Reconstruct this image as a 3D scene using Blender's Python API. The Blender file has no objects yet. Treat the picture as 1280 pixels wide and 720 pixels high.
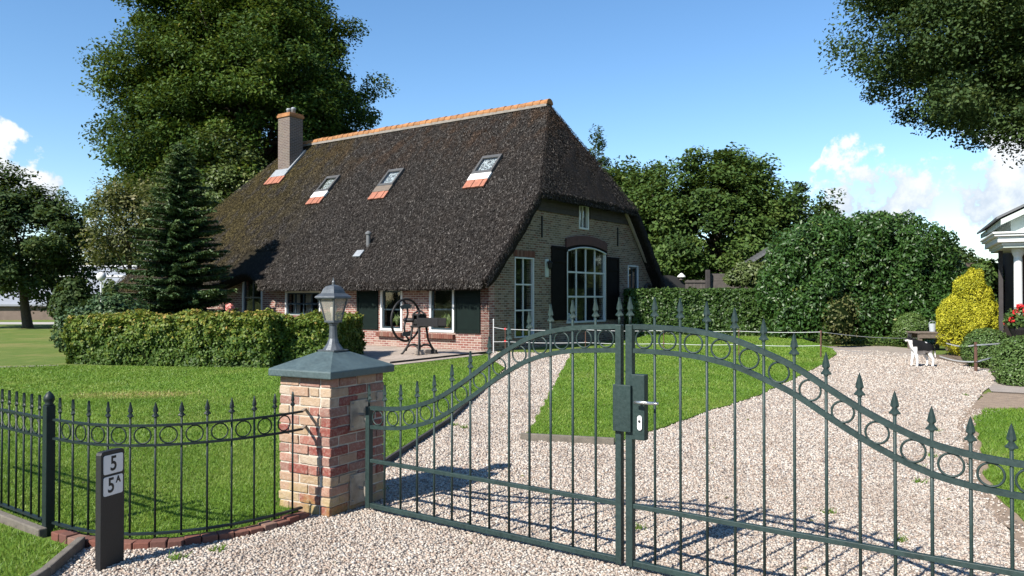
import bpy, bmesh, math, random
import numpy as np
from mathutils import Vector, Matrix, noise as mnoise
R = math.radians
random.seed(7)
rng = np.random.default_rng(7)
sc = bpy.context.scene
COL = sc.collection

# ------------------------------------------------------------------ camera
EYE = 1.65
cam = bpy.data.cameras.new('camera'); camo = bpy.data.objects.new('camera', cam); COL.objects.link(camo)
cam.sensor_width = 36.0; cam.lens = 36.0 * 985 / 1280
cam.clip_start = 0.05; cam.clip_end = 4000
camo.location = (0, 0, EYE); camo.rotation_euler = (R(90) + math.atan(12 / 985), 0, 0)
sc.camera = camo

# ------------------------------------------------------------------ light
SUN_EL, SUN_AZ = R(41), math.atan2(-0.69, -0.72)          # azimuth clockwise from +Y
sc.view_settings.view_transform = 'Standard'; sc.view_settings.look = 'None'
sc.view_settings.gamma = 1; sc.view_settings.use_curve_mapping = False
sc.view_settings.exposure = 1.0
world = bpy.data.worlds.new("World"); sc.world = world; world.use_nodes = True
sl = bpy.data.lights.new('sun', 'SUN'); sl.energy = 5.0; sl.angle = R(0.53); sl.color = (1.0, 0.94, 0.85)
so = bpy.data.objects.new('sun', sl); COL.objects.link(so)
sdir = Vector((math.sin(SUN_AZ) * math.cos(SUN_EL), math.cos(SUN_AZ) * math.cos(SUN_EL), math.sin(SUN_EL)))
so.rotation_euler = sdir.to_track_quat('Z', 'Y').to_euler(); so.location = sdir * 60

class NT:
    """tiny node helper"""
    def __init__(s, tree): s.t = tree; s.n = tree.nodes; s.l = tree.links
    def add(s, typ, **kw):
        nd = s.n.new(typ)
        for k, v in kw.items():
            if k.startswith('i_'): s.set(nd, k[2:], v)
            else: setattr(nd, k, v)
        return nd
    def set(s, nd, key, v):
        sock = nd.inputs[int(key)] if key.isdigit() else nd.inputs[key.replace('__', ' ')]
        if isinstance(v, bpy.types.NodeSocket): s.l.new(v, sock)
        else: sock.default_value = v
    def math(s, op, a, b=0.0, c=0.0, clamp=False):
        nd = s.n.new('ShaderNodeMath'); nd.operation = op; nd.use_clamp = clamp
        for i, v in enumerate((a, b, c)): s.set(nd, str(i), v)
        return nd.outputs[0]
    def mix(s, fac, a, b, blend='MIX'):
        nd = s.n.new('ShaderNodeMix'); nd.data_type = 'RGBA'; nd.blend_type = blend; nd.clamp_factor = True
        for k, v in ((0, fac), (6, a), (7, b)):
            if isinstance(v, bpy.types.NodeSocket): s.l.new(v, nd.inputs[k])
            else: nd.inputs[k].default_value = v if k == 0 else (*v[:3], 1)
        return nd.outputs[2]
    def ramp(s, fac, stops, interp='LINEAR'):
        nd = s.n.new('ShaderNodeValToRGB'); cr = nd.color_ramp; cr.interpolation = interp
        while len(cr.elements) < len(stops): cr.elements.new(0.5)
        for e, (p, c) in zip(cr.elements, stops):
            e.position = p; e.color = (*(c if hasattr(c, '__len__') else (c, c, c)), 1)
        s.l.new(fac, nd.inputs[0]); return nd.outputs[0]
    def noise(s, vec, scale, detail=3, rough=0.55, dist=0.0):
        nd = s.n.new('ShaderNodeTexNoise'); nd.inputs['Scale'].default_value = scale
        nd.inputs['Detail'].default_value = detail; nd.inputs['Roughness'].default_value = rough
        nd.inputs['Distortion'].default_value = dist
        if vec is not None: s.l.new(vec, nd.inputs['Vector'])
        return nd.outputs['Fac']
    def smooth(s, v, lo, hi):
        nd = s.n.new('ShaderNodeMapRange'); nd.interpolation_type = 'SMOOTHSTEP'
        s.l.new(v, nd.inputs['Value']); nd.inputs['From Min'].default_value = lo; nd.inputs['From Max'].default_value = hi
        return nd.outputs['Result']

# sky: Nishita with cumulus mixed in by direction
w = NT(world.node_tree); w.n.clear()
wout = w.add('ShaderNodeOutputWorld'); bg = w.add('ShaderNodeBackground'); bg.inputs['Strength'].default_value = 0.096
w.l.new(bg.outputs[0], wout.inputs[0])
sky = w.add('ShaderNodeTexSky'); sky.sky_type = 'NISHITA'; sky.sun_disc = False
sky.sun_elevation = SUN_EL; sky.sun_rotation = SUN_AZ; sky.altitude = 0; sky.air_density = 1.0
sky.dust_density = 0.0; sky.ozone_density = 2.6
wc = w.add('ShaderNodeTexCoord'); sx = w.add('ShaderNodeSeparateXYZ'); w.l.new(wc.outputs['Generated'], sx.inputs[0])
az = w.math('ARCTAN2', sx.outputs[0], sx.outputs[1]); el = w.math('ARCSINE', sx.outputs[2])
nz = w.noise(wc.outputs['Generated'], 15, 10, 0.62); nz2 = w.noise(wc.outputs['Generated'], 42, 6, 0.6)
nsum = w.math('MULTIPLY_ADD', nz2, 0.3, w.math('MULTIPLY', nz, 1.0))
total = None
for (a, e, wa, we, amp) in ((25.0, 6.8, 5.2, 3.9, 1.0), (23.3, 9.2, 2.0, 1.9, 0.75), (33.5, 6.6, 7.0, 5.2, 1.05), (20.5, 4.5, 6.0, 2.6, 0.8),
                            (44, 6, 7, 5, 1.0), (-34.5, 6.8, 4.6, 4.6, 1.05), (-30.3, 6.3, 3.2, 2.4, .95), (-28.5, 3.2, 6.0, 3.0, .8), (-47, 6, 9, 5, 1), (10.0, 14.0, 1.7, 1.1, .15),
                            (5.5, 12.2, 1.2, 1.0, .08), (15.0, 2.5, 9, 3.0, .55), (75, 8, 14, 6, 1), (-90, 8, 16, 6, 1), (150, 10, 30, 8, .9), (-150, 9, 22, 7, .9)):
    da = w.math('DIVIDE', w.math('SUBTRACT', az, R(a)), R(wa)); de = w.math('DIVIDE', w.math('SUBTRACT', el, R(e)), R(we))
    m = w.math('SUBTRACT', 1.0, w.math('ADD', w.math('MULTIPLY', da, da), w.math('MULTIPLY', de, de)))
    m = w.math('MULTIPLY', w.math('MAXIMUM', m, 0.0), amp)
    total = m if total is None else w.math('MAXIMUM', total, m)
dens = w.math('ADD', w.math('MULTIPLY', total, 0.95), w.math('MULTIPLY', w.math('SUBTRACT', nsum, 0.71), 4.2))
dens = w.math('MULTIPLY', dens, w.smooth(total, 0.0, 0.12))
cmask = w.smooth(dens, 0.16, 0.58)
shade = w.smooth(w.math('ADD', w.math('ADD', w.math('MULTIPLY', nz, 0.7), w.math('MULTIPLY', nz2, 0.3)), w.math('MULTIPLY', w.math('SUBTRACT', el, R(7.5)), 1.6)), 0.40, 0.60)
ccol = w.mix(shade, (3.3, 3.75, 4.4), (5.6, 5.7, 5.8))
thin = w.math('MULTIPLY', cmask, 0.92)
hsv = w.add('ShaderNodeHueSaturation'); hsv.inputs['Saturation'].default_value = 1.17; w.l.new(sky.outputs[0], hsv.inputs['Color'])
w.l.new(w.mix(thin, hsv.outputs[0], ccol), bg.inputs['Color'])

# ------------------------------------------------------------------ materials
def newmat(name):
    m = bpy.data.materials.new(name); m.use_nodes = True
    t = NT(m.node_tree); p = t.n['Principled BSDF']
    return m, t, p
def setp(t, p, **kw):
    for k, v in kw.items():
        key = {'base': 'Base Color', 'rough': 'Roughness', 'metal': 'Metallic', 'normal': 'Normal', 'spec': 'Specular IOR Level', 'coat': 'Coat Weight'}[k]
        if isinstance(v, bpy.types.NodeSocket): t.l.new(v, p.inputs[key])
        else: p.inputs[key].default_value = (*v[:3], 1) if key == 'Base Color' else v
def bump(t, h, strength=0.4, dist=0.02, normal=None):
    b = t.n.new('ShaderNodeBump'); b.inputs['Strength'].default_value = strength; b.inputs['Distance'].default_value = dist
    t.l.new(h, b.inputs['Height'])
    return b.outputs[0]
def objco(t): return t.add('ShaderNodeTexCoord').outputs['Object']
def scaled(t, vec, s):
    m = t.add('ShaderNodeMapping'); t.l.new(vec, m.inputs[0]); m.inputs['Scale'].default_value = s; return m.outputs[0]

def paint(name, col, rough=0.45, var=0.25, scale=6, metal=0.0, bumpy=0.15, spec=0.5):
    m, t, p = newmat(name); co = objco(t)
    n = t.noise(co, scale, 5); n2 = t.noise(co, scale * 9, 3)
    f = t.math('ADD', t.math('MULTIPLY', n, 0.6), t.math('MULTIPLY', n2, 0.4))
    a = tuple(c * (1 - var) for c in col); b = tuple(min(1, c * (1 + var)) for c in col)
    setp(t, p, base=t.ramp(f, [(0.3, a), (0.7, b)]), rough=t.ramp(n2, [(0.2, max(0.02, rough - .12)), (0.8, min(1, rough + .15))]), metal=metal, spec=spec)
    if bumpy: setp(t, p, normal=bump(t, n2, bumpy, 0.01))
    return m

def leafmat(name, stops, rough=0.5, trans=0.3, spec=0.35, tcol=None):
    m, t, p = newmat(name)
    at = t.add('ShaderNodeAttribute'); at.attribute_name = 'var'
    col = t.ramp(at.outputs['Fac'], stops)
    setp(t, p, base=col, rough=rough, spec=spec)
    tr = t.add('ShaderNodeBsdfTranslucent'); t.l.new(t.mix(0.5, col, tcol or (0.16, 0.2, 0.02)), tr.inputs[0])
    mx = t.add('ShaderNodeMixShader'); mx.inputs[0].default_value = trans
    t.l.new(p.outputs[0], mx.inputs[1]); t.l.new(tr.outputs[0], mx.inputs[2])
    t.l.new(mx.outputs[0], t.n['Material Output'].inputs[0])
    return m

def brickmat(name, palette, mortar, bw=0.22, bh=0.075, ms=0.011, dirt=0.3):
    m, t, p = newmat(name)
    uv = t.add('ShaderNodeTexCoord').outputs['UV']
    b = t.add('ShaderNodeTexBrick'); t.l.new(uv, b.inputs['Vector'])
    b.inputs['Color1'].default_value = (0, 0, 0, 1); b.inputs['Color2'].default_value = (1, 1, 1, 1)
    b.inputs['Mortar'].default_value = (0.5, 0.5, 0.5, 1)
    b.inputs['Scale'].default_value = 1; b.inputs['Brick Width'].default_value = bw; b.inputs['Row Height'].default_value = bh
    b.inputs['Mortar Size'].default_value = ms; b.inputs['Mortar Smooth'].default_value = 0.2
    st = [(i / len(palette), c) for i, c in enumerate(palette)]
    col = t.ramp(b.outputs['Color'], st, 'CONSTANT')
    n = t.noise(uv, 26, 5); big = t.noise(uv, 1.4, 4)
    col = t.mix(t.math('MULTIPLY', n, 0.55), col, tuple(c * .45 for c in palette[0]))
    col = t.mix(t.math('MULTIPLY', t.smooth(big, 0.4, 0.7), dirt), col, (0.09, 0.085, 0.06))
    col = t.mix(b.outputs['Fac'], col, mortar)
    h = t.math('ADD', t.math('MULTIPLY', b.outputs['Fac'], -1.0), t.math('MULTIPLY', n, 0.5))
    setp(t, p, base=col, rough=0.9, spec=0.2, normal=bump(t, h, 0.6, 0.012))
    return m

M = {}
M['gate'] = paint('gate_paint', (0.017, 0.033, 0.031), 0.5, 0.35, 5, 0, 0.12, 0.35)
M['fence'] = paint('fence_paint', (0.007, 0.015, 0.015), 0.5, 0.3, 7, 0, 0.12, 0.35)
M['zinc'] = paint('zinc', (0.058, 0.085, 0.088), 0.55, 0.42, 5, 0.15, 0.1)
M['steel'] = paint('steel', (0.55, 0.56, 0.56), 0.25, 0.1, 9, 0.9, 0.05)
M['galv'] = paint('galvanised', (0.30, 0.27, 0.23), 0.5, 0.35, 20, 0.5, 0.15)
M['whitep'] = paint('white_plate', (0.62, 0.62, 0.61), 0.5, 0.06, 12, 0, 0.03)
M['black'] = paint('black_plastic', (0.010, 0.010, 0.011), 0.55, 0.25, 14, 0, 0.1)
M['ink'] = paint('black_ink', (0.012, 0.012, 0.012), 0.6, 0.1, 10, 0, 0)
M['white'] = paint('white_paint', (0.60, 0.61, 0.60), 0.45, 0.06, 3, 0, 0.05)
M['palegreen'] = paint('pale_grey_green_paint', (0.42, 0.47, 0.43), 0.5, 0.08, 3, 0, 0.05)
M['palebar'] = paint('pale_glazing_bar', (0.50, 0.53, 0.54), 0.5, 0.08, 3, 0, 0.05)
M['shutter'] = paint('shutter_green', (0.003, 0.0085, 0.007), 0.65, 0.3, 5, 0, 0.1, 0.15)
M['shutterb'] = paint('shutter_brown', (0.007, 0.0055, 0.005), 0.8, 0.3, 5, 0, 0.1, 0.1)
M['iron'] = paint('cast_iron', (0.009, 0.008, 0.008), 0.6, 0.35, 11, 0.2, 0.3)
M['lamp'] = paint('lamp_metal', (0.075, 0.085, 0.095), 0.42, 0.3, 24, 0.35, 0.2)
M['tileo'] = paint('roof_tile', (0.27, 0.105, 0.065), 0.85, 0.35, 5, 0, 0.4)
M['ridge'] = paint('ridge_tile', (0.26, 0.12, 0.045), 0.9, 0.55, 3.5, 0, 0.5)
M['mortarw'] = paint('pale_mortar', (0.20, 0.18, 0.16), 0.9, 0.3, 8, 0, 0.4)
M['lead'] = paint('lead', (0.24, 0.26, 0.28), 0.55, 0.25, 6, 0.2, 0.2)
M['skyframe'] = paint('skylight_frame', (0.06, 0.06, 0.06), 0.5, 0.2, 5)
M['bark'] = paint('bark', (0.07, 0.055, 0.04), 0.95, 0.5, 9, 0, 0.8)
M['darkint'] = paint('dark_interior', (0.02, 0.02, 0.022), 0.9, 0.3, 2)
M['curtain'] = paint('curtain', (0.45, 0.42, 0.36), 0.9, 0.2, 6, 0, 0.2)
M['tape'] = paint('white_tape', (0.50, 0.51, 0.51), 0.5, 0.05, 12, 0, 0.05)
M['rust'] = paint('rusty_post', (0.09, 0.045, 0.03), 0.9, 0.4, 22, 0, 0.4)
M['oldwood'] = paint('weathered_wood', (0.12, 0.095, 0.075), 0.9, 0.35, 12, 0, 0.5)
M['darkwood'] = paint('dark_stained_wood', (0.033, 0.029, 0.029), 0.85, 0.35, 6, 0, 0.4)
M['greywood'] = paint('grey_brown_boards', (0.075, 0.066, 0.06), 0.85, 0.35, 6, 0, 0.4)
M['edge'] = paint('edging_wood', (0.12, 0.105, 0.085), 0.95, 0.4, 14, 0, 0.5)
M['concrete'] = paint('concrete', (0.25, 0.215, 0.185), 0.92, 0.25, 4, 0, 0.4)
M['soil'] = paint('soil', (0.11, 0.08, 0.055), 1.0, 0.4, 8, 0, 0.8)
M['sand'] = paint('sandy_soil', (0.21, 0.155, 0.11), 1.0, 0.35, 7, 0, 0.8)
M['barnroof'] = paint('barn_roof', (0.22, 0.24, 0.27), 0.7, 0.12, 1.5, 0, 0.1)
M['barnwall'] = paint('barn_wall', (0.16, 0.12, 0.10), 0.9, 0.3, 2, 0, 0.2)
M['slate'] = paint('grey_shed_roof', (0.10, 0.105, 0.11), 0.7, 0.2, 3, 0, 0.2)
M['brownwall'] = paint('dark_brown_wall', (0.035, 0.02, 0.018), 0.85, 0.3, 3, 0, 0.2)
M['road'] = paint('road', (0.33, 0.31, 0.29), 0.95, 0.12, 0.8, 0, 0.1)
M['red'] = paint('red_petals', (0.55, 0.015, 0.02), 0.6, 0.25, 30, 0, 0.1)
M['pink'] = paint('pink_petals', (0.62, 0.22, 0.18), 0.7, 0.25, 30, 0, 0.1)
M['terracotta'] = paint('terracotta', (0.30, 0.12, 0.07), 0.85, 0.25, 8)
M['bucket'] = paint('grey_bucket', (0.42, 0.46, 0.49), 0.5, 0.1, 8, 0.2)
M['lichenwood'] = paint('bargeboard', (0.30, 0.26, 0.22), 0.8, 0.2, 5, 0, 0.2)

M['sidebrick'] = brickmat('pink_red_brick', [(0.22, 0.085, 0.07), (0.26, 0.125, 0.10), (0.31, 0.18, 0.15), (0.24, 0.105, 0.088), (0.34, 0.235, 0.19), (0.20, 0.095, 0.088)], (0.36, 0.31, 0.27), dirt=0.15)
M['gablebrick'] = brickmat('old_brown_brick', [(0.185, 0.138, 0.10), (0.25, 0.19, 0.135), (0.29, 0.23, 0.17), (0.11, 0.08, 0.06), (0.23, 0.155, 0.105), (0.17, 0.08, 0.055)], (0.27, 0.24, 0.20), dirt=0.35)
M['chimneybrick'] = brickmat('chimney_brick', [(0.13, 0.095, 0.08), (0.16, 0.12, 0.10), (0.12, 0.09, 0.08)], (0.20, 0.18, 0.165), dirt=0.3)
M['patio'] = brickmat('patio_paving', [(0.38, 0.32, 0.27), (0.42, 0.35, 0.30), (0.35, 0.29, 0.25), (0.40, 0.33, 0.275)], (0.26, 0.225, 0.19), bw=0.4, bh=0.4, ms=0.012, dirt=0.25)

def pillar_brick():
    m, t, p = newmat('pillar_brick'); co = objco(t)
    at = t.add('ShaderNodeAttribute'); at.attribute_name = 'var'
    col = t.ramp(at.outputs['Fac'], [(0, (0.20, 0.060, 0.048)), (0.20, (0.26, 0.11, 0.085)), (0.36, (0.32, 0.21, 0.145)), (0.50, (0.30, 0.165, 0.125)), (0.66, (0.34, 0.25, 0.17)), (0.76, (0.23, 0.125, 0.10)), (0.88, (0.36, 0.29, 0.22)), (0.94, (0.30, 0.21, 0.13))], 'CONSTANT')
    n = t.noise(co, 45, 6, 0.65); n2 = t.noise(co, 9, 4)
    col = t.mix(t.math('MULTIPLY', t.smooth(n, 0.42, 0.75), 0.45), col, (0.42, 0.36, 0.30))
    col = t.mix(t.math('MULTIPLY', t.smooth(n2, 0.52, 0.75), 0.5), col, (0.15, 0.08, 0.06))
    sz = t.add('ShaderNodeSeparateXYZ'); t.l.new(co, sz.inputs[0])
    moss = t.math('MULTIPLY', t.math('SUBTRACT', 1.0, t.smooth(sz.outputs[2], 0.05, 0.32)), t.smooth(n2, 0.35, 0.6))
    col = t.mix(t.math('MULTIPLY', moss, 0.4), col, (0.30, 0.24, 0.06))
    setp(t, p, base=col, rough=0.92, spec=0.2, normal=bump(t, t.math('ADD', n, t.math('MULTIPLY', n2, .6)), 0.55, 0.02))
    return m
M['pbrick'] = pillar_brick()
M['pmortar'] = paint('pillar_mortar', (0.44, 0.40, 0.34), 0.95, 0.3, 30, 0, 0.5)
def attrramp(name, stops, rough=0.9, scale=40, interp='CONSTANT', b=0.4, dirt=0.0):
    m, t, p = newmat(name); co = objco(t)
    at = t.add('ShaderNodeAttribute'); at.attribute_name = 'var'
    col = t.ramp(at.outputs['Fac'], stops, interp)
    n = t.noise(co, scale, 5)
    col = t.mix(t.math('MULTIPLY', n, 0.5), col, tuple(c * .55 for c in stops[0][1]))
    if dirt: col = t.mix(t.math('MULTIPLY', t.smooth(t.noise(scaled(t, co, (1.1, .7, 1)), 1.0, 5, .6), .46, .66), dirt), col, (0.17, 0.125, 0.095))
    setp(t, p, base=col, rough=rough, spec=0.25, normal=bump(t, n, b, 0.01))
    return m
M['edgebrick'] = attrramp('edging_brick', [(0, (0.155, 0.062, 0.045)), (0.35, (0.18, 0.085, 0.062)), (0.65, (0.12, 0.058, 0.046)), (0.85, (0.20, 0.125, 0.095))])
M['stone'] = attrramp('gravel_stone', [(0, (0.458, 0.407, 0.349)), (0.28, (0.396, 0.321, 0.265)), (0.48, (0.528, 0.494, 0.445)), (0.64, (0.326, 0.243, 0.189)), (0.77, (0.422, 0.373, 0.319)), (0.88, (0.211, 0.169, 0.139)), (0.95, (0.106, 0.087, 0.080))], 0.8, 60, b=0.2, dirt=0.28)

def gravel():
    m, t, p = newmat('gravel'); co = objco(t)
    v = t.add('ShaderNodeTexVoronoi'); v.inputs['Scale'].default_value = 42; t.l.new(co, v.inputs['Vector'])
    s = t.add('ShaderNodeSeparateXYZ'); t.l.new(v.outputs['Color'], s.inputs[0])
    col = t.ramp(s.outputs[0], [(0, (0.414, 0.355, 0.303)), (0.28, (0.352, 0.282, 0.227)), (0.45, (0.475, 0.442, 0.395)), (0.62, (0.282, 0.212, 0.168)), (0.74, (0.405, 0.347, 0.294)), (0.88, (0.194, 0.156, 0.126)), (0.95, (0.493, 0.468, 0.429))], 'CONSTANT')
    gap = t.smooth(v.outputs['Distance'], 0.35, 0.75)
    col = t.mix(t.math('MULTIPLY', gap, 0.55), col, (0.13, 0.10, 0.085))
    big = t.noise(co, 0.9, 4)
    col = t.mix(t.math('MULTIPLY', t.smooth(big, 0.42, 0.7), 0.18), col, (0.30, 0.24, 0.19))
    h = t.math('ADD', t.math('MULTIPLY', v.outputs['Distance'], -1.0), t.math('MULTIPLY', s.outputs[1], 0.7))
    setp(t, p, base=col, rough=0.9, spec=0.2, normal=bump(t, h, 0.9, 0.018))
    return m
M['gravel'] = gravel()
def grassbase(name, c0, c1, c2, dry):
    m, t, p = newmat(name); co = objco(t)
    f = t.noise(co, 55, 4, 0.7); f2 = t.noise(scaled(t, co, (1, .35, 1)), 2.2, 5, 0.6); f3 = t.noise(co, 0.35, 4, 0.55)
    col = t.mix(t.smooth(f, 0.3, 0.7), c0, c1)
    col = t.mix(t.math('MULTIPLY', t.smooth(f2, 0.42, 0.66), 0.6), col, c2)
    col = t.mix(t.math('MULTIPLY', t.smooth(f3, 0.48, 0.66), dry), col, (0.21, 0.19, 0.07))
    v_ = t.add('ShaderNodeVectorMath', operation='MULTIPLY'); a_ = t.add('ShaderNodeVectorMath', operation='ADD'); t.l.new(co, a_.inputs[0]); a_.inputs[1].default_value = (6.3, -13.2, 0)
    t.l.new(a_.outputs[0], v_.inputs[0]); v_.inputs[1].default_value = (.85, 1.7, 0); ln = t.add('ShaderNodeVectorMath', operation='LENGTH'); t.l.new(v_.outputs[0], ln.inputs[0])
    pt = t.math('SUBTRACT', 1.0, t.smooth(t.math('ADD', ln.outputs['Value'], t.math('MULTIPLY', f2, 1.0)), .9, 1.6))
    col = t.mix(t.math('MULTIPLY', pt, .8), col, (0.24, 0.18, 0.07))
    setp(t, p, base=col, rough=0.9, spec=0.15, normal=bump(t, f, 0.8, 0.03))
    return m
M['grass'] = grassbase('lawn_grass', (0.070, 0.138, 0.015), (0.112, 0.20, 0.024), (0.145, 0.21, 0.034), 0.3)
M['meadow'] = grassbase('far_lawn_grass', (0.07, 0.115, 0.022), (0.12, 0.17, 0.035), (0.16, 0.185, 0.05), 0.6)
M['blade'] = leafmat('grass_blade', [(0, (0.068, 0.145, 0.013)), (0.6, (0.122, 0.220, 0.022)), (0.92, (0.19, 0.27, 0.042)), (1, (0.32, 0.28, 0.11))], 0.5, 0.35, 0.3)

def thatch():
    m, t, p = newmat('thatch'); co = objco(t)
    fine = t.noise(scaled(t, co, (30, 9, 9)), 1.0, 5, 0.75)
    fine2 = t.noise(scaled(t, co, (55, 30, 30)), 1.0, 4, 0.75)
    mid = t.noise(scaled(t, co, (2.2, 1.2, 1.2)), 1, 5, 0.65); big = t.noise(scaled(t, co, (.45, .25, .25)), 1, 4, 0.6)
    f = t.math('ADD', t.math('MULTIPLY', fine, 0.55), t.math('MULTIPLY', fine2, 0.45))
    col = t.ramp(f, [(0.36, (0.004, 0.0035, 0.003)), (0.47, (0.014, 0.012, 0.011)), (0.55, (0.026, 0.023, 0.021)), (0.63, (0.060, 0.054, 0.050)), (0.72, (0.14, 0.13, 0.12))])
    sz = t.add('ShaderNodeSeparateXYZ'); t.l.new(co, sz.inputs[0])
    up = t.smooth(sz.outputs[2], 6.0, 8.6)
    brown = t.math('MULTIPLY', t.math('MULTIPLY', t.math('ADD', up, 0.15), t.smooth(mid, 0.40, 0.62)), 0.55)
    col = t.mix(brown, col, t.mix(f, (0.012, 0.006, 0.003), (0.055, 0.027, 0.012)))
    left = t.math('SUBTRACT', 1.0, t.smooth(sz.outputs[0], -14.5, -8.5))
    moss = t.math('MULTIPLY', t.math('MULTIPLY', left, t.smooth(big, 0.35, 0.6)), 0.75)
    col = t.mix(moss, col, t.mix(f, (0.010, 0.008, 0.003), (0.045, 0.037, 0.014)))
    col = t.mix(t.math('MULTIPLY', t.smooth(mid, 0.58, 0.72), 0.25), col, (0.075, 0.07, 0.065))
    h = t.math('ADD', f, t.math('MULTIPLY', mid, 0.5))
    setp(t, p, base=col, rough=0.95, spec=0.1, normal=bump(t, h, 1.0, 0.08))
    return m
M['thatch'] = thatch()
def strawmat(name, stops):
    m, t, p = newmat(name); co = objco(t); at = t.add('ShaderNodeAttribute'); at.attribute_name = 'var'; col = t.ramp(at.outputs['Fac'], stops)
    mid = t.noise(scaled(t, co, (1.6, .9, .9)), 1, 5, 0.65); sz = t.add('ShaderNodeSeparateXYZ'); t.l.new(co, sz.inputs[0])
    br = t.math('MULTIPLY', t.math('MULTIPLY', t.math('ADD', t.smooth(sz.outputs[2], 5.8, 8.6), 0.10), t.smooth(mid, 0.44, 0.64)), 0.6)
    col = t.mix(br, col, t.mix(at.outputs['Fac'], (0.012, 0.007, 0.004), (0.13, 0.075, 0.042)))
    lf = t.math('MULTIPLY', t.math('SUBTRACT', 1.0, t.smooth(sz.outputs[0], -15.0, -9.0)), t.smooth(mid, 0.36, 0.55))
    col = t.mix(t.math('MULTIPLY', lf, 0.85), col, t.mix(at.outputs['Fac'], (0.010, 0.008, 0.003), (0.12, 0.095, 0.035)))
    setp(t, p, base=col, rough=.9, spec=.1); return m
M['straw'] = strawmat('straw_end', [(0, (0.009, 0.008, 0.0075)), (0.5, (0.031, 0.028, 0.026)), (0.8, (0.082, 0.075, 0.070)), (1, (0.21, 0.195, 0.18))])

def glass():
    m, t, p = newmat('window_glass')
    tr = t.add('ShaderNodeBsdfTransparent'); tr.inputs[0].default_value = (0.92, 0.94, 0.94, 1)
    gl = t.add('ShaderNodeBsdfGlossy'); gl.inputs['Roughness'].default_value = 0.03
    co = objco(t); gl_n = bump(t, t.noise(co, 1.6, 2), 0.06, 0.05); t.l.new(gl_n, gl.inputs['Normal'])
    fr = t.add('ShaderNodeLayerWeight'); fc = t.math('POWER', fr.outputs['Facing'], 5.0)
    mx = t.add('ShaderNodeMixShader'); t.l.new(t.math('MULTIPLY_ADD', fc, .95, 0.045), mx.inputs[0])
    t.l.new(tr.outputs[0], mx.inputs[1]); t.l.new(gl.outputs[0], mx.inputs[2])
    t.l.new(mx.outputs[0], t.n['Material Output'].inputs[0]); return m
M['glass'] = glass()
def lampglass():
    m, t, p = newmat('lamp_glass')
    tr = t.add('ShaderNodeBsdfTransparent'); tr.inputs[0].default_value = (0.78, 0.76, 0.70, 1)
    setp(t, p, base=(0.45, 0.43, 0.38), rough=0.15)
    mx = t.add('ShaderNodeMixShader'); mx.inputs[0].default_value = 0.35
    t.l.new(tr.outputs[0], mx.inputs[1]); t.l.new(p.outputs[0], mx.inputs[2]); t.l.new(mx.outputs[0], t.n['Material Output'].inputs[0]); return m
M['lampglass'] = lampglass()

L = {}
L['beech'] = leafmat('beech_leaf', [(0, (0.014, 0.036, 0.006)), (0.55, (0.040, 0.080, 0.010)), (0.9, (0.085, 0.125, 0.015)), (1, (0.14, 0.14, 0.025))], 0.6, 0.22, 0.18)
L['oak'] = leafmat('oak_leaf', [(0, (0.022, 0.045, 0.014)), (0.6, (0.045, 0.078, 0.022)), (1, (0.085, 0.11, 0.035))], 0.6, 0.22, 0.18)
L['mid'] = leafmat('broad_leaf', [(0, (0.030, 0.062, 0.014)), (0.6, (0.058, 0.105, 0.022)), (1, (0.12, 0.16, 0.04))], 0.6, 0.22, 0.18)
L['pale'] = leafmat('pale_leaf', [(0, (0.06, 0.095, 0.025)), (0.6, (0.105, 0.145, 0.045)), (1, (0.19, 0.21, 0.08))], 0.5, 0.28)
L['olive'] = leafmat('olive_leaf', [(0, (0.05, 0.065, 0.018)), (0.6, (0.105, 0.115, 0.035)), (1, (0.20, 0.175, 0.07))], 0.5, 0.3)
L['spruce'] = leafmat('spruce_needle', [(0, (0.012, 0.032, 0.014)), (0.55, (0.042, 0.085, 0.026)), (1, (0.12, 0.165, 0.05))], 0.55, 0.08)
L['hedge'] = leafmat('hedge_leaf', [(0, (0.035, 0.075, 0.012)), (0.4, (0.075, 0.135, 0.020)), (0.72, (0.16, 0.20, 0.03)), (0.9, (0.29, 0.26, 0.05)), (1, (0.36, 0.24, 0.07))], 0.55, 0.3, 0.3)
L['hornbeam'] = leafmat('clipped_hedge_leaf', [(0, (0.022, 0.052, 0.012)), (0.6, (0.055, 0.105, 0.022)), (1, (0.11, 0.15, 0.04))], 0.45, 0.2)
L['laurel'] = leafmat('laurel_leaf', [(0, (0.016, 0.050, 0.009)), (0.6, (0.036, 0.088, 0.016)), (0.95, (0.085, 0.14, 0.03)), (1, (0.22, 0.22, 0.05))], 0.46, 0.15, 0.45)
L['gold'] = leafmat('golden_scale_leaf', [(0, (0.13, 0.15, 0.012)), (0.5, (0.36, 0.35, 0.022)), (1, (0.62, 0.56, 0.06))], 0.6, 0.25, 0.2, (0.5, 0.45, 0.02))
L['box'] = leafmat('box_leaf', [(0, (0.045, 0.085, 0.020)), (0.6, (0.085, 0.145, 0.035)), (1, (0.15, 0.20, 0.06))], 0.45, 0.2)
L['spider'] = leafmat('spider_leaf', [(0, (0.12, 0.20, 0.06)), (0.6, (0.25, 0.33, 0.12)), (1, (0.50, 0.52, 0.30))], 0.5, 0.3)
M['core'] = paint('twigs', (0.007, 0.012, 0.004), 1.0, 0.5, 9, 0, 0.6, 0.0)

# ------------------------------------------------------------------ mesh helpers
def link(o, parent=None):
    COL.objects.link(o)
    if parent is not None: o.parent = parent
    return o
def tag(o, label=None, cat=None, group=None, kind=None):
    if label: o['label'] = label
    if cat: o['category'] = cat
    if group: o['group'] = group
    if kind: o['kind'] = kind
    return o
def empty(name, loc=(0, 0, 0), rz=0.0):
    o = bpy.data.objects.new(name, None); o.empty_display_size = 0.2
    o.location = loc; o.rotation_euler = (0, 0, rz); return link(o)

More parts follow.
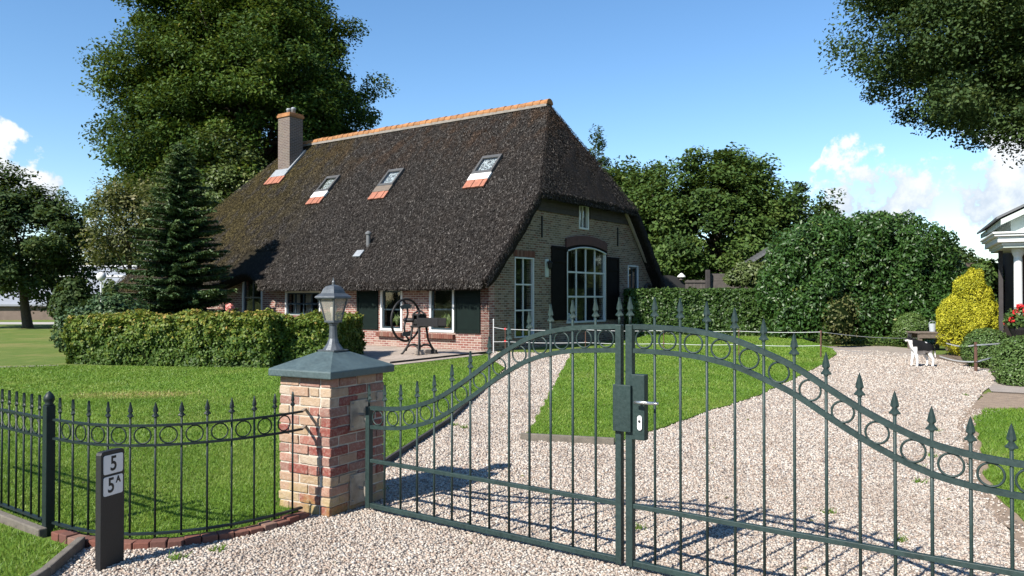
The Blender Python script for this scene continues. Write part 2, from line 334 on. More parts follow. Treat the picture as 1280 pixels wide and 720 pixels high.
class MB:
    def __init__(s): s.v = []; s.f = []; s.mi = []; s.var = []
    def add(s, vs, fs, var=0.0, mi=0):
        b = len(s.v); s.v += [tuple(p) for p in vs]
        for f in fs: s.f.append(tuple(i + b for i in f)); s.var.append(var); s.mi.append(mi)
    def box(s, x0, x1, y0, y1, z0, z1, var=0.0, M4=None, mi=0):
        vs = [(x, y, z) for z in (z0, z1) for x, y in ((x0, y0), (x1, y0), (x1, y1), (x0, y1))]
        if M4 is not None: vs = [M4 @ Vector(p) for p in vs]
        s.add(vs, [(3, 2, 1, 0), (4, 5, 6, 7), (0, 1, 5, 4), (1, 2, 6, 5), (2, 3, 7, 6), (3, 0, 4, 7)], var, mi); return s
    def bar(s, a, b, wx, wy=None, up=(0, 0, 1), var=0.0):
        """rectangular bar from a to b"""
        a, b = Vector(a), Vector(b); d = (b - a).normalized(); wy = wy or wx
        u = Vector(up)
        if abs(d.dot(u)) > 0.95: u = Vector((1, 0, 0)) if not isinstance(up, Vector) else up
        x = d.cross(u).normalized(); y = x.cross(d)
        vs = [p + x * (i * wx / 2) + y * (j * wy / 2) for p in (a, b) for i, j in ((-1, -1), (1, -1), (1, 1), (-1, 1))]
        s.add(vs, [(0, 1, 2, 3), (7, 6, 5, 4), (0, 4, 5, 1), (1, 5, 6, 2), (2, 6, 7, 3), (3, 7, 4, 0)], var); return s
    def vbar(s, p, ax, wx, wy, z0, z1, var=0.0):
        """upright bar with its width along ax"""
        ax = Vector(ax).normalized(); ay = Vector((-ax.y, ax.x, 0)); p = Vector((p[0], p[1], 0))
        vs = [p + ax * (i * wx / 2) + ay * (j * wy / 2) + Vector((0, 0, z)) for z in (z0, z1) for i, j in ((-1, -1), (1, -1), (1, 1), (-1, 1))]
        s.add(vs, [(3, 2, 1, 0), (4, 5, 6, 7), (0, 1, 5, 4), (1, 2, 6, 5), (2, 3, 7, 6), (3, 0, 4, 7)], var); return s
    def sweep(s, pts, wx, wy, var=0.0):
        """rectangular section along a polyline; wy = height, wx = horizontal thickness"""
        P = [Vector(p) for p in pts]; b = []
        for i, p in enumerate(P):
            d = (P[min(i + 1, len(P) - 1)] - P[max(i - 1, 0)]).normalized()
            x = Vector((d.y, -d.x, 0)).normalized(); y = x.cross(d).normalized()
            b += [p + x * (a * wx / 2) + y * (c * wy / 2) for a, c in ((-1, -1), (1, -1), (1, 1), (-1, 1))]
        fs = [(0, 1, 2, 3), tuple(len(b) - 4 + k for k in (3, 2, 1, 0))]
        for i in range(len(P) - 1):
            for k in range(4): fs.append((i * 4 + k, i * 4 + 4 + k, i * 4 + 4 + (k + 1) % 4, i * 4 + (k + 1) % 4))
        s.add(b, fs, var); return s
    def tube(s, pts, rad, n=8, var=0.0, closed=False):
        P = [Vector(p) for p in pts]; rs = rad if hasattr(rad, '__len__') else [rad] * len(P); vs = []
        ref = None
        for i, p in enumerate(P):
            if closed: d = (P[(i + 1) % len(P)] - P[i - 1]).normalized()
            else: d = (P[min(i + 1, len(P) - 1)] - P[max(i - 1, 0)]).normalized()
            if ref is None: ref = d.orthogonal().normalized()
            x = (ref - d * ref.dot(d)).normalized(); ref = x; y = d.cross(x)
            vs += [p + (x * math.cos(2 * math.pi * k / n) + y * math.sin(2 * math.pi * k / n)) * rs[i] for k in range(n)]
        fs = []
        for i in range(len(P) if closed else len(P) - 1):
            j = (i + 1) % len(P)
            for k in range(n): fs.append((i * n + k, i * n + (k + 1) % n, j * n + (k + 1) % n, j * n + k))
        if not closed: fs += [tuple(range(n - 1, -1, -1)), tuple((len(P) - 1) * n + k for k in range(n))]
        s.add(vs, fs, var); return s
    def lathe(s, prof, c=(0, 0, 0), n=16, rot=0.0, var=0.0):
        c = Vector(c); vs = []
        for r, z in prof: vs += [c + Vector((r * math.cos(rot + 2 * math.pi * k / n), r * math.sin(rot + 2 * math.pi * k / n), z)) for k in range(n)]
        m = len(prof); fs = [tuple(range(n - 1, -1, -1)), tuple((m - 1) * n + k for k in range(n))]
        for i in range(m - 1):
            for k in range(n): fs.append((i * n + k, i * n + (k + 1) % n, (i + 1) * n + (k + 1) % n, (i + 1) * n + k))
        s.add(vs, fs, var); return s
    def ring(s, c, ax, r, rt, n=20, m=6, tilt=None):
        """torus standing upright, its plane spanned by ax and (0,0,1)"""
        c = Vector(c); ax = Vector(ax).normalized(); up = tilt or Vector((0, 0, 1))
        return s.tube([c + ax * (r * math.cos(2 * math.pi * k / n)) + up * (r * math.sin(2 * math.pi * k / n)) for k in range(n)], rt, m, closed=True)
    def prism(s, poly, o, u, v, d, var=0.0):
        """polygon in plane (o,u,v) pushed out along d"""
        o, u, v, d = Vector(o), Vector(u), Vector(v), Vector(d); n = len(poly)
        vs = [o + u * a + v * b for a, b in poly] + [o + u * a + v * b + d for a, b in poly]
        fs = [tuple(range(n - 1, -1, -1)), tuple(range(n, 2 * n))] + [(k, (k + 1) % n, n + (k + 1) % n, n + k) for k in range(n)]
        s.add(vs, fs, var); return s
    def build(s, name, mat, parent=None, smooth=False, uv=False, bevel=0.0, loc=None):
        me = bpy.data.meshes.new(name); me.from_pydata(s.v, [], s.f)
        for m in (mat if isinstance(mat, (list, tuple)) else [mat]): me.materials.append(m)
        if any(s.mi): me.polygons.foreach_set('material_index', s.mi)
        at = me.attributes.new('var', 'FLOAT', 'FACE'); at.data.foreach_set('value', s.var)
        bm = bmesh.new(); bm.from_mesh(me); bmesh.ops.recalc_face_normals(bm, faces=bm.faces); bm.to_mesh(me); bm.free()
        if uv:
            ul = me.uv_layers.new(name='UVMap')
            for p in me.polygons:
                nx, ny, nz_ = (abs(c) for c in p.normal)
                for li in p.loop_indices:
                    co = me.vertices[me.loops[li].vertex_index].co
                    ul.data[li].uv = (co.x, co.y) if nz_ > max(nx, ny) else ((co.y, co.z) if nx > ny else (co.x, co.z))
        if smooth: me.polygons.foreach_set('use_smooth', [True] * len(me.polygons))
        o = link(bpy.data.objects.new(name, me), parent)
        if loc is not None: o.location = loc
        if bevel:
            bv = o.modifiers.new('bevel', 'BEVEL'); bv.width = bevel; bv.segments = 2; bv.limit_method = 'ANGLE'; bv.angle_limit = R(40)
        return o

def npmesh(name, V, F, mat, parent=None, var=None, smooth=False):
    V = np.asarray(V, np.float32); F = np.asarray(F, np.int32); k = F.shape[1]
    me = bpy.data.meshes.new(name)
    me.vertices.add(len(V)); me.vertices.foreach_set('co', V.ravel())
    me.loops.add(F.size); me.loops.foreach_set('vertex_index', F.ravel())
    me.polygons.add(len(F)); me.polygons.foreach_set('loop_start', np.arange(0, F.size, k, dtype=np.int32))
    for m in (mat if isinstance(mat, (list, tuple)) else [mat]): me.materials.append(m)
    me.update(calc_edges=True)
    if var is not None:
        at = me.attributes.new('var', 'FLOAT', 'FACE'); at.data.foreach_set('value', np.asarray(var, np.float32))
    if smooth: me.polygons.foreach_set('use_smooth', np.ones(len(F), bool))
    return link(bpy.data.objects.new(name, me), parent)

def unit(a): return a / np.maximum(1e-9, np.linalg.norm(a, axis=-1, keepdims=True))
def leaves(C, N, l, wd, jit=0.7, axis=None, ajit=0.6):
    """rhombic leaves at C facing about N -> V, F"""
    n = len(C); N = unit(N + rng.normal(0, jit, (n, 3)))
    A = rng.normal(0, 1, (n, 3)) if axis is None else unit(axis) + rng.normal(0, ajit, (n, 3))
    A = unit(A - N * np.sum(A * N, 1, keepdims=True)); B = np.cross(N, A)
    sc_ = rng.uniform(0.65, 1.25, (n, 1)); ll = l * sc_; ww = wd * sc_
    V = np.stack([C - A * ll, C + B * ww - A * ll * .1 + N * ww * .25, C + A * ll, C - B * ww - A * ll * .1 + N * ww * .25], 1).reshape(-1, 3)
    return V, np.arange(4 * n).reshape(n, 4)

GX = lambda x, y: 0.28 * float(np.clip((y - 21) / 9, 0, 1) ** 1.5 * np.clip((x + 1) / 5, 0, 1))     # the ground rises a little by the clipped hedge
HOUSE = Vector((-0.704, 23.924, 0)); HROT = math.atan2(-0.57818, 0.8159091)
def hp(s, t, z): return Vector((-s, t, z))                # house-local: s along the eaves, t into the house
def hw(s, t, z=0): return HOUSE + Matrix.Rotation(HROT, 3, 'Z') @ hp(s, t, z)

# ------------------------------------------------------------------ ground
def sheet(name, poly, z, mat, bumpf=None, uv=False, thick=0.0, kind='structure'):
    bm = bmesh.new(); vs = [bm.verts.new((x, y, z)) for x, y in poly]; f = bm.faces.new(vs)
    if f.normal.z < 0: bmesh.ops.reverse_faces(bm, faces=[f])
    f.normal_update()
    if f.normal.z < 0: f.normal_flip()
    if thick:
        r = bmesh.ops.extrude_face_region(bm, geom=[f]); 
        for v in [g for g in r['geom'] if isinstance(g, bmesh.types.BMVert)]: v.co.z = z - thick
        bmesh.ops.recalc_face_normals(bm, faces=bm.faces)
    me = bpy.data.meshes.new(name); 
    bmesh.ops.triangulate(bm, faces=bm.faces)
    if bumpf:
        for _ in range(3): bmesh.ops.subdivide_edges(bm, edges=bm.edges, cuts=1, use_grid_fill=True)
        for v in bm.verts: v.co.z += bumpf(v.co.x, v.co.y)
    bm.to_mesh(me); bm.free(); me.materials.append(mat)
    if uv:
        ul = me.uv_layers.new(name='UVMap')
        for l in me.loops: ul.data[l.index].uv = me.vertices[l.vertex_index].co.xy
    o = link(bpy.data.objects.new(name, me)); o['kind'] = kind; return o

def ragged(poly, amp=.03, step=.22, far=14):
    out = []
    for (x0, y0), (x1, y1) in zip(poly, poly[1:] + poly[:1]):
        L_ = math.hypot(x1 - x0, y1 - y0); n = max(1, int(L_ / step)) if min(y0, y1) < far and L_ < 14 else 1
        for k in range(n):
            x, y = x0 + (x1 - x0) * k / n, y0 + (y1 - y0) * k / n
            a = amp if k else 0
            out.append((x + a * mnoise.noise(Vector((x * 2.3, y * 2.3, 3))) * 1.6, y + a * mnoise.noise(Vector((x * 2.3, y * 2.3, 9))) * 1.6))
    return out
sheet('ground', [(-900, -60), (900, -60), (900, 1500), (-900, 1500)], 0.0, M['meadow'])
DRIVE = [(-2.62, 2.0), (-2.72, 4.70), (-2.80, 5.18), (-2.45, 5.13), (-2.0, 5.32), (-1.55, 5.9), (-1.45, 6.6), (-1.22, 7.85), (-0.82, 10.3), (-0.13, 18.3), (-0.6, 21.2), (-0.75, 23.8), (2.2, 23.2),
         (4.5, 25.6), (11.2, 24.3), (11.6, 22.5), (11.0, 18.8), (10.1, 16.2), (8.25, 13.8), (5.85, 10.31), (4.7, 8.2), (4.14, 7.15), (3.35, 5.2), (3.1, 3.5), (3.1, 2.0)]
sheet('gravel_drive', DRIVE, 0.012, M['gravel'])
sheet('gravel_verge', [(-2.62, 2.0), (3.1, 2.0), (9, 2.0), (9, -6), (-2.62, -6)], 0.008, M['gravel'])
LAWNL = [(-2.95, 5.36), (-2.73, 5.29), (-2.45, 5.25), (-2.19, 5.32), (-1.93, 5.46), (-1.72, 5.72), (-1.62, 6.1), (-1.5, 6.7), (-1.26, 7.86), (-0.87, 10.3), (-0.17, 18.2), (-0.78, 22.2), (-2.75, 18.85), (-3.9, 18.35), (-4.7, 18.1), (-11.2, 18.9), (-12.2, 18.2), (-20, 17.7), (-30, 17.2), (-30, 10), (-6.6, 8.05), (-3.95, 6.03), (-3.3, 5.53)]
lawn_left = sheet('front_lawn', LAWNL, 0.03, M['grass'], thick=0.05)
ISL = [(0.16, 9.12), (1.12, 8.82), (2.05, 10.15), (2.70, 11.15), (4.05, 13.05), (5.75, 16.0), (7.55, 19.2), (9.3, 22.6), (9.9, 24.4), (10.2, 28.0), (6.0, 29.2), (5.0, 29.0), (3.3, 26.0), (1.9, 23.9), (1.72, 23.0)]
ISL = ragged(ISL, .035)
island = sheet('middle_lawn', ISL, 0.03, M['grass'], thick=0.05, bumpf=lambda x, y: GX(x, y))
LAWNR = [(3.42, 5.1), (4.26, 7.1), (4.85, 8.1), (6.0, 10.25), (6.9, 11.5), (9.0, 11.6), (16, 11.2), (16, 4.9)]
LAWNR = ragged(LAWNR, .06)
sheet('soil_margin', ragged([(3.1, 4.6), (3.30, 5.1), (4.08, 7.1), (4.66, 8.15), (5.82, 10.3), (6.75, 11.7), (8.2, 13.6), (9.2, 12.6), (7.4, 11.0), (5.2, 8.0), (4.6, 7.0), (3.8, 4.6)], .07), 0.020, M['sand'])
sheet('right_lawn', LAWNR, 0.03, M['grass'], thick=0.05)
sheet('flower_bed', [(6.9, 11.5), (8.15, 13.4), (10.0, 16.1), (10.9, 18.7), (11.5, 22.4), (20, 26), (22, 11.6)], 0.008, M['soil'])
sheet('verge_grass', [(-2.80, 4.6), (-2.86, 5.18), (-3.24, 5.40), (-4.0, 5.93), (-7, 8.2), (-30, 10), (-30, 2), (-2.70, 2.0)], 0.02, M['grass'], thick=0.03)
PAT = [hw(-0.3, -0.0).xy[:], hw(-0.4, -1.2).xy[:], (-0.80, 22.35), (-2.8, 18.95), (-4.6, 18.3), hw(6.2, -3.2).xy[:], hw(10, -2.5).xy[:], hw(10, 0).xy[:]]
sheet('patio', PAT, 0.035, M['patio'], uv=True, thick=0.04)
sheet('paved_strip', [(9.5, 22.55), (11.4, 21.9), (12.9, 24.6), (12.6, 26.6), (9.9, 26.2)], 0.022, M['concrete'], thick=0.04)
sheet('slab_path', [(8.35, 13.75), (9.1, 13.3), (11.3, 17.6), (10.75, 18.3)], 0.016, M['concrete'])
sheet('garden_path', [(-30, 17.0), (-20, 17.55), (-12.2, 18.05), (-10.8, 18.75), (-10.9, 18.95), (-12.3, 18.32), (-20, 17.8), (-30, 17.3)], 0.036, M['concrete'])
sheet('road', [(-140, 50.5), (-20, 48.5), (-20, 52.5), (-140, 56)], 0.004, M['road'])

def in_poly(P, poly):
    x, y = P[:, 0], P[:, 1]; ins = np.zeros(len(P), bool); n = len(poly)
    for i in range(n):
        x0, y0 = poly[i]; x1, y1 = poly[(i + 1) % n]
        c = ((y0 > y) != (y1 > y)) & (x < (x1 - x0) * (y - y0) / ((y1 - y0) if y1 != y0 else 1e-9) + x0); ins ^= c
    return ins
def scatter(poly, ymin, ymax, dens, margin=0.05):
    """random points of poly that lie in a fan a little wider than the view"""
    xs = [p[0] for p in poly]; x0, x1 = max(min(xs), -0.78 * ymax), min(max(xs), 0.78 * ymax)
    n = int((x1 - x0) * (ymax - ymin) * dens)
    P = np.column_stack([rng.uniform(x0, x1, n), rng.uniform(ymin, ymax, n)])
    P = P[np.abs(P[:, 0]) < 0.74 * P[:, 1] + 0.5]
    return P[in_poly(P, poly)]

# loose stones of the drive
def stones(P, smin, smax, z):
    n = len(P); base = np.array([(x, y, zz) for zz in (-1, 1) for x, y in ((-1, -1), (1, -1), (1, 1), (-1, 1))], float) * .62
    V = np.repeat(base[None], n, 0) * rng.uniform(0.6, 1.35, (n, 8, 1))
    V *= rng.uniform(smin, smax, (n, 1, 1)) * rng.uniform((0.8, 0.8, 0.55), (1.4, 1.1, 0.95), (n, 3))[:, None, :]
    a = rng.uniform(0, 2 * np.pi, n); b = rng.normal(0, .5, n)
    ca, sa, cb, sb = np.cos(a), np.sin(a), np.cos(b), np.sin(b)
    y = V[:, :, 1] * cb[:, None] - V[:, :, 2] * sb[:, None]; zz = V[:, :, 1] * sb[:, None] + V[:, :, 2] * cb[:, None]; x = V[:, :, 0]
    V = np.stack([x * ca[:, None] - y * sa[:, None], x * sa[:, None] + y * ca[:, None], zz], 2)
    V += np.column_stack([P, np.full(n, z) + rng.uniform(-.002, .006, n)])[:, None, :]
    f = np.array([(3, 2, 1, 0), (4, 5, 6, 7), (0, 1, 5, 4), (1, 2, 6, 5), (2, 3, 7, 6), (3, 0, 4, 7)])
    F = (f[None] + 8 * np.arange(n)[:, None, None]).reshape(-1, 4)
    return V.reshape(-1, 3), F, np.repeat(rng.random(n), 6)
def joinparts(parts):
    V, F, A, b = [], [], [], 0
    for v, f, a in parts: V.append(v); F.append(f + b); A.append(a); b += len(v)
    return np.concatenate(V), np.concatenate(F), np.concatenate(A)
FOREST = [(-2.7, 3.0), (-2.72, 4.70), (-2.80, 5.18), (-2.45, 5.13), (-2.0, 5.32), (-1.55, 5.9), (-1.35, 5.85), (-1.0, 6.5), (-1.22, 7.85), (-0.82, 10.3), (-.13, 18.3), (0.4, 18.3)] 
gp = [stones(scatter(DRIVE, 4.4, 7.0, 3600), 0.007, 0.0125, 0.012), stones(scatter(DRIVE, 7.0, 11.0, 1500), 0.009, 0.0155, 0.012), stones(scatter(DRIVE, 11, 17, 520), 0.012, 0.020, 0.012), stones(scatter(DRIVE, 17, 26, 230), 0.016, 0.026, 0.012)]
g = [(p[0], p[1]) for p in ISL]
MARG = [(3.30, 5.0), (4.08, 7.1), (4.66, 8.15), (5.82, 10.3), (6.75, 11.7), (7.0, 11.3), (5.9, 10.1), (4.8, 8.1), (4.2, 7.1), (3.4, 5.0)]
gp.append(stones(scatter(MARG, 5, 12, 500), .007, .015, .022))
V, F, A = joinparts(gp)
keep = ~in_poly(V.reshape(-1, 8, 3)[:, 0, :2], g)
idx = np.where(keep)[0]; V = V.reshape(-1, 8, 3)[idx].reshape(-1, 3); nS = len(idx)
f8 = np.array([(3, 2, 1, 0), (4, 5, 6, 7), (0, 1, 5, 4), (1, 2, 6, 5), (2, 3, 7, 6), (3, 0, 4, 7)])
F = (f8[None] + 8 * np.arange(nS)[:, None, None]).reshape(-1, 4); A = A.reshape(-1, 6)[idx].ravel()
o = npmesh('gravel_stones', V, F, M['stone'], var=A)
tag(o, 'loose white and pinkish stones covering the gravel drive', 'gravel', kind='stuff')

# grass blades of the mown lawns
def blades(P, h0, h1, wd, zf):
    n = len(P); a = rng.uniform(0, 2 * np.pi, n); h = rng.uniform(h0, h1, n)
    lean = rng.normal(0, 0.55, (n, 2)) * h[:, None]; ca, sa = np.cos(a) * wd, np.sin(a) * wd
    B = np.column_stack([P, zf(P)])
    V = np.stack([B + np.column_stack([ca, sa, 0 * a]), B - np.column_stack([ca, sa, 0 * a]), B + np.column_stack([lean, h])], 1).reshape(-1, 3)
    return V, np.arange(3 * n).reshape(n, 3), np.clip(rng.beta(2.2, 1.8, n) + .0, 0, 1)
flat = lambda P: np.full(len(P), 0.03)
hill = lambda P: np.array([0.03 + GX(x, y) for x, y in P])
def lawn_blades(name, poly, label, zones, zf=flat):
    V, F, A = joinparts([blades(scatter(poly, *z[:3]), *z[3:6], zf) for z in zones])
    b_ = V.reshape(-1, 3, 3)[:, 0]; A = np.clip(A + .45 * np.array([mnoise.noise(Vector((p[0] * .9, p[1] * .6, 2))) + .5 * mnoise.noise(Vector((p[0] * 3, p[1] * 2, 5))) for p in b_]), 0, .93); dd = np.hypot((b_[:, 0] + 6.3) * .85, (b_[:, 1] - 13.2) * 1.7) + rng.normal(0, .18, len(b_)); A = np.where(dd < 1, np.maximum(A, rng.uniform(.8, 1.0, len(A))), A)
    tag(npmesh(name, V, F, M['blade'], var=A), label, 'grass', kind='stuff')
lawn_blades('lawn_grass', LAWNL, 'short mown grass of the front lawn behind the curved iron fence', [(5.2, 8.5, 5200, .012, .034, .0035), (8.5, 13, 1900, .014, .036, .006), (13, 22.2, 600, .016, .04, .010)])
lawn_blades('lawn_grass', ISL, 'short mown grass of the middle lawn between the two gravel paths', [(8.8, 13, 2000, .014, .036, .006), (13, 20, 600, .016, .04, .010), (20, 29.5, 220, .02, .045, .016)], hill)
lawn_blades('lawn_grass', LAWNR, 'grass of the small lawn at the right edge of the drive', [(5.0, 8, 4200, .014, .042, .004), (8, 12, 1700, .016, .042, .006)])
lawn_blades('verge_blades', [(-2.84, 4.6), (-2.88, 5.16), (-3.26, 5.38), (-4.0, 5.9), (-7, 8.1), (-7, 4.6)], 'grass of the verge in front of the fence at the left corner', [(4.6, 7.5, 5200, .012, .038, .0035)], lambda P: np.full(len(P), .02))

# ------------------------------------------------------------------ farmhouse
house = empty('farmhouse', HOUSE, HROT)
tag(house, 'brick farmhouse with a big dark thatched roof and a half hip gable', 'house')
RT, RZ = 5.75, 8.93                                      # ridge
EV = [(-0.75, 2.12), (0.75, 3.60), (2.22, 5.13), (5.75, 8.93)]
def rz(t):
    for (a, za), (b, zb) in zip(EV, EV[1:]):
        if t <= b: return za + (zb - za) * (t - a) / (b - a)
    return RZ
VH = 6; NV = 15; NU = 46; NT_ = 16
rows = [(-0.75 + (2.22 + .75) * k / VH) for k in range(VH + 1)] + [2.22 + (RT - 2.22) * k / (NV - VH) for k in range(1, NV - VH + 1)]
def s_right(i): return -0.42 if i <= VH else -0.42 + (1.5 + .42) * (i - VH) / (NV - VH)
def s_left(t): return 20.7 + (16.2 - 20.7) * (t + .75) / (RT + .75)
bm = bmesh.new()
def grid(pts):
    vv = [[bm.verts.new(p) for p in r] for r in pts]
    for i in range(len(vv) - 1):
        for j in range(len(vv[0]) - 1):
            q = []
            for x in (vv[i][j], vv[i][j + 1], vv[i + 1][j + 1], vv[i + 1][j]):
                if all((x.co - y.co).length > 1e-5 for y in q): q.append(x)
            if len(q) >= 3: bm.faces.new(q)
fr = []; bk = []
for i, t in enumerate(rows):
    a, b = s_right(i), s_left(t); r1, r2 = [], []
    for j in range(NU + 1):
        s = a + (b - a) * j / NU; tt = t
        eye = 0.42 * math.exp(-((s - 11.5) / .85) ** 2) * max(0, 1 - i / 4)      # thatch swept up over one window
        tt = t + eye
        r1.append(hp(s, tt, rz(tt) + 0.12 * eye)); zz = rz(t)
        if t < 2.22: zz = 5.13 - (2.22 - t) * 1.06
        r2.append(hp(s, 2 * RT - t + (0.0 if t > 2.22 else -0.05 * (2.22 - t)), zz))
    fr.append(r1); bk.append(r2)
grid(fr); grid(bk)
grid([[fr[i][0].lerp(bk[i][0], k / NT_) + (Vector((0.10, 0, -.06)) * math.sin(math.pi * k / NT_) * (1 - (i - VH) / (NV - VH)) if 0 < k < NT_ else Vector()) for k in range(NT_ + 1)] for i in range(VH, NV + 1)])
grid([[fr[i][-1].lerp(bk[i][-1], k / NT_) for k in range(NT_ + 1)] for i in range(NV + 1)])
bmesh.ops.remove_doubles(bm, verts=bm.verts, dist=0.004)
bmesh.ops.recalc_face_normals(bm, faces=bm.faces)
if sum((f.normal.z for f in bm.faces)) < 0: bmesh.ops.reverse_faces(bm, faces=bm.faces)
me = bpy.data.meshes.new('roof'); bm.to_mesh(me); bm.free(); me.materials.append(M['thatch'])
me.polygons.foreach_set('use_smooth', [True] * len(me.polygons))
roof = link(bpy.data.objects.new('roof', me), house)
sd = roof.modifiers.new('round', 'SUBSURF'); sd.levels = 2; sd.render_levels = 2
so_ = roof.modifiers.new('thick', 'SOLIDIFY'); so_.thickness = 0.34; so_.offset = -1
tx = bpy.data.textures.new('thatch_lumps', 'CLOUDS'); tx.noise_scale = 0.5; tx.noise_depth = 3
dp = roof.modifiers.new('lumps', 'DISPLACE'); dp.texture = tx; dp.strength = 0.09; dp.texture_coords = 'LOCAL'

# straw ends standing out of the thatch
def straws(n):
    P, Nn, D = [], [], []
    def face(p0, p1, p2, k):
        a, b = np.array(p1) - p0, np.array(p2) - p0
        nn = np.cross(a, b); nn = nn / np.linalg.norm(nn); nn = nn if nn[2] > 0 else -nn
        u, v = rng.random(k), rng.random(k); fl = u + v > 1; u[fl], v[fl] = 1 - u[fl], 1 - v[fl]
        dwn = np.array([0, 0, -1.]) - nn * -nn[2]; dwn /= np.linalg.norm(dwn)
        P.append(np.array(p0) + u[:, None] * a + v[:, None] * b); Nn.append(np.repeat(nn[None], k, 0)); D.append(np.repeat(dwn[None], k, 0))
    f4 = lambda s, t: tuple(hp(s, t, rz(t)))
    for lo, hi in ((-.7, 2.22), (2.22, 5.7)):
        a0, a1 = (-.4, -.4) if hi < 3 else (-.4, 1.5)
        w0, w1 = s_left(lo), s_left(hi); k = int(n * (.47 if hi < 3 else .53)) // 2
        face(f4(a0, lo), f4(w0, lo), f4(a1, hi), k); face(f4(w1, hi), f4(w0, lo), f4(a1, hi), k)
    face(tuple(fr[VH][0]), tuple(bk[VH][0]), tuple(fr[NV][0]), int(n * .13))
    return np.concatenate(P), np.concatenate(Nn), np.concatenate(D)
P, Nn, D = straws(140000)
eyec = (np.abs(P[:, 0] + 11.5) < 1.1) & (P[:, 1] < .6); keepm = ~eyec; P, Nn, D = P[keepm], Nn[keepm], D[keepm]
def rim(n, fp, nn):
    u = rng.random(n); q = np.array([tuple(fp(x)) for x in u]); q[:, 2] -= rng.uniform(-.02, .26, n); q += np.array(nn) * rng.uniform(-.05, .03, (n, 1))
    return q, np.repeat(np.array([nn], float), n, 0), np.repeat(np.array([[nn[0] * .5, nn[1] * .5, -.8]]), n, 0)
for q, w_, d_ in (rim(9000, lambda u: hp(-.3 + 20.6 * u, -.70, 2.16), (0, -.9, .3)), rim(4200, lambda u: hp(-.40, -.65 + 2.8 * u, rz(-.65 + 2.8 * u) - .02), (.95, 0, .2)), rim(4200, lambda u: fr[VH][0].lerp(bk[VH][0], u) + Vector((.04 * math.sin(math.pi * u), 0, .02)), (.95, 0, .2))):
    if abs(w_[0, 1]) > .5: k_ = np.abs(q[:, 0] + 11.5) > 1.3; q, w_, d_ = q[k_], w_[k_], d_[k_]
    P, Nn, D = np.concatenate([P, q]), np.concatenate([Nn, w_]), np.concatenate([D, d_])
V, F = leaves(P + Nn * .03, Nn, 0.052, 0.010, 0.35, D + Nn * .22, 0.4)
st = npmesh('thatch_straw', V, F, M['straw'], roof, var=rng.beta(1.6, 2.0, len(P))); st['kind'] = 'stuff'

# ridge tiles
mb = MB()
for k in range(44):
    s0 = 1.46 + k * 0.335; n = 10; ra, rb = 0.185, 0.165; jz = random.uniform(-.012, .012)
    vs = []
    for s_, r_ in ((s0, ra), (s0 + 0.37, rb)):
        for q in range(n + 1):
            a = -0.15 + (math.pi + .3) * q / n; vs.append(hp(s_, RT - r_ * math.cos(a) * 1.15, RZ + .0 + jz + r_ * math.sin(a)))
    mb.add(vs, [(q, q + 1, n + 2 + q, n + 1 + q) for q in range(n)] + [tuple(range(n + 1))], random.random())
mb.build('ridge_tiles', M['ridge'], roof, smooth=False)
mb = MB(); mb.box(-16.2, -1.5, RT - .2, RT + .2, RZ - .12, RZ - .02); mb.build('ridge_mortar', M['mortarw'], roof)

# walls with openings
def wall_cells(us, zs, holes):
    us = sorted(set(us + [h[0] for h in holes] + [h[1] for h in holes])); zs = sorted(set(zs + [h[2] for h in holes] + [h[3] for h in holes]))
    for a, b in zip(us, us[1:]):
        for c, d in zip(zs, zs[1:]):
            mu, mz = (a + b) / 2, (c + d) / 2
            if not any(h[0] < mu < h[1] and h[2] < mz < h[3] for h in holes): yield a, b, c, d
SIDE = [(3.56, 4.56, .55, 1.96), (1.35, 2.38, .55, 2.0), (7.55, 9.5, .95, 1.9), (10.85, 12.1, .85, 2.45)]
GAB = [(1.35, 2.45, .36, 2.95), (4.52, 7.36, .74, 3.5), (9.2, 10.12, .9, 2.95), (5.37, 6.07, 4.12, 5.05)]
def slab_wall(name, cells, axis, mat, thick=0.28):
    mb = MB()
    for a, b, c, d in cells:
        if axis == 's': mb.box(-b, -a, 0.0, thick, c, d)
        else: mb.box(-thick, 0, a, b, c, d)
    return mb.build(name, mat, house, uv=True)
wall_side = slab_wall('side_wall', wall_cells([0.0, 20.2], [-.1, 2.5], SIDE), 's', M['sidebrick'])
wg = slab_wall('gable_wall', wall_cells([0.285, 11.45], [-.1, 5.1], GAB), 't', M['gablebrick'])
# the raw gable corner column and the sloping top edges
bm = bmesh.new(); bm.from_mesh(wg.data)
for co, no in (((0, .35, 2.55), (0, -1, .96)), ((0, 11.40, 2.45), (0, 1, .93))):
    bmesh.ops.bisect_plane(bm, geom=bm.verts[:] + bm.edges[:] + bm.faces[:], plane_co=co, plane_no=Vector(no).normalized(), clear_outer=True)
bm.to_mesh(wg.data); bm.free()
mb = MB(); mb.box(-20.2, -19.9, .285, 11.4, 0, 2.4); mb.box(-19.9, -.29, 11.15, 11.4, 0, 2.4); mb.build('rear_wall', M['gablebrick'], house, uv=True)
mb = MB(); mb.box(-.30, .004, 0.0, .285, -.1, 2.5); mb.build('corner_pier', M['sidebrick'], house, uv=True)
# weatherboards under the half hip
mb = MB()
for k in range(5):
    z0 = 4.55 + k * .17; lo = 2.05 + k * .17 - .35; hi = 9.55 - k * .17 + .35
    for a, b in ((lo, 5.31), (6.13, hi)): mb.box(.005 + .01 * (k % 2), .05, a, b, z0, z0 + .165)
mb.build('weatherboards', M['darkwood'], house)
mb = MB(); mb.box(0.008, .04, 4.38, 7.5, 3.62, 3.66)
mb.build('string_course', M['darkwood'], house)
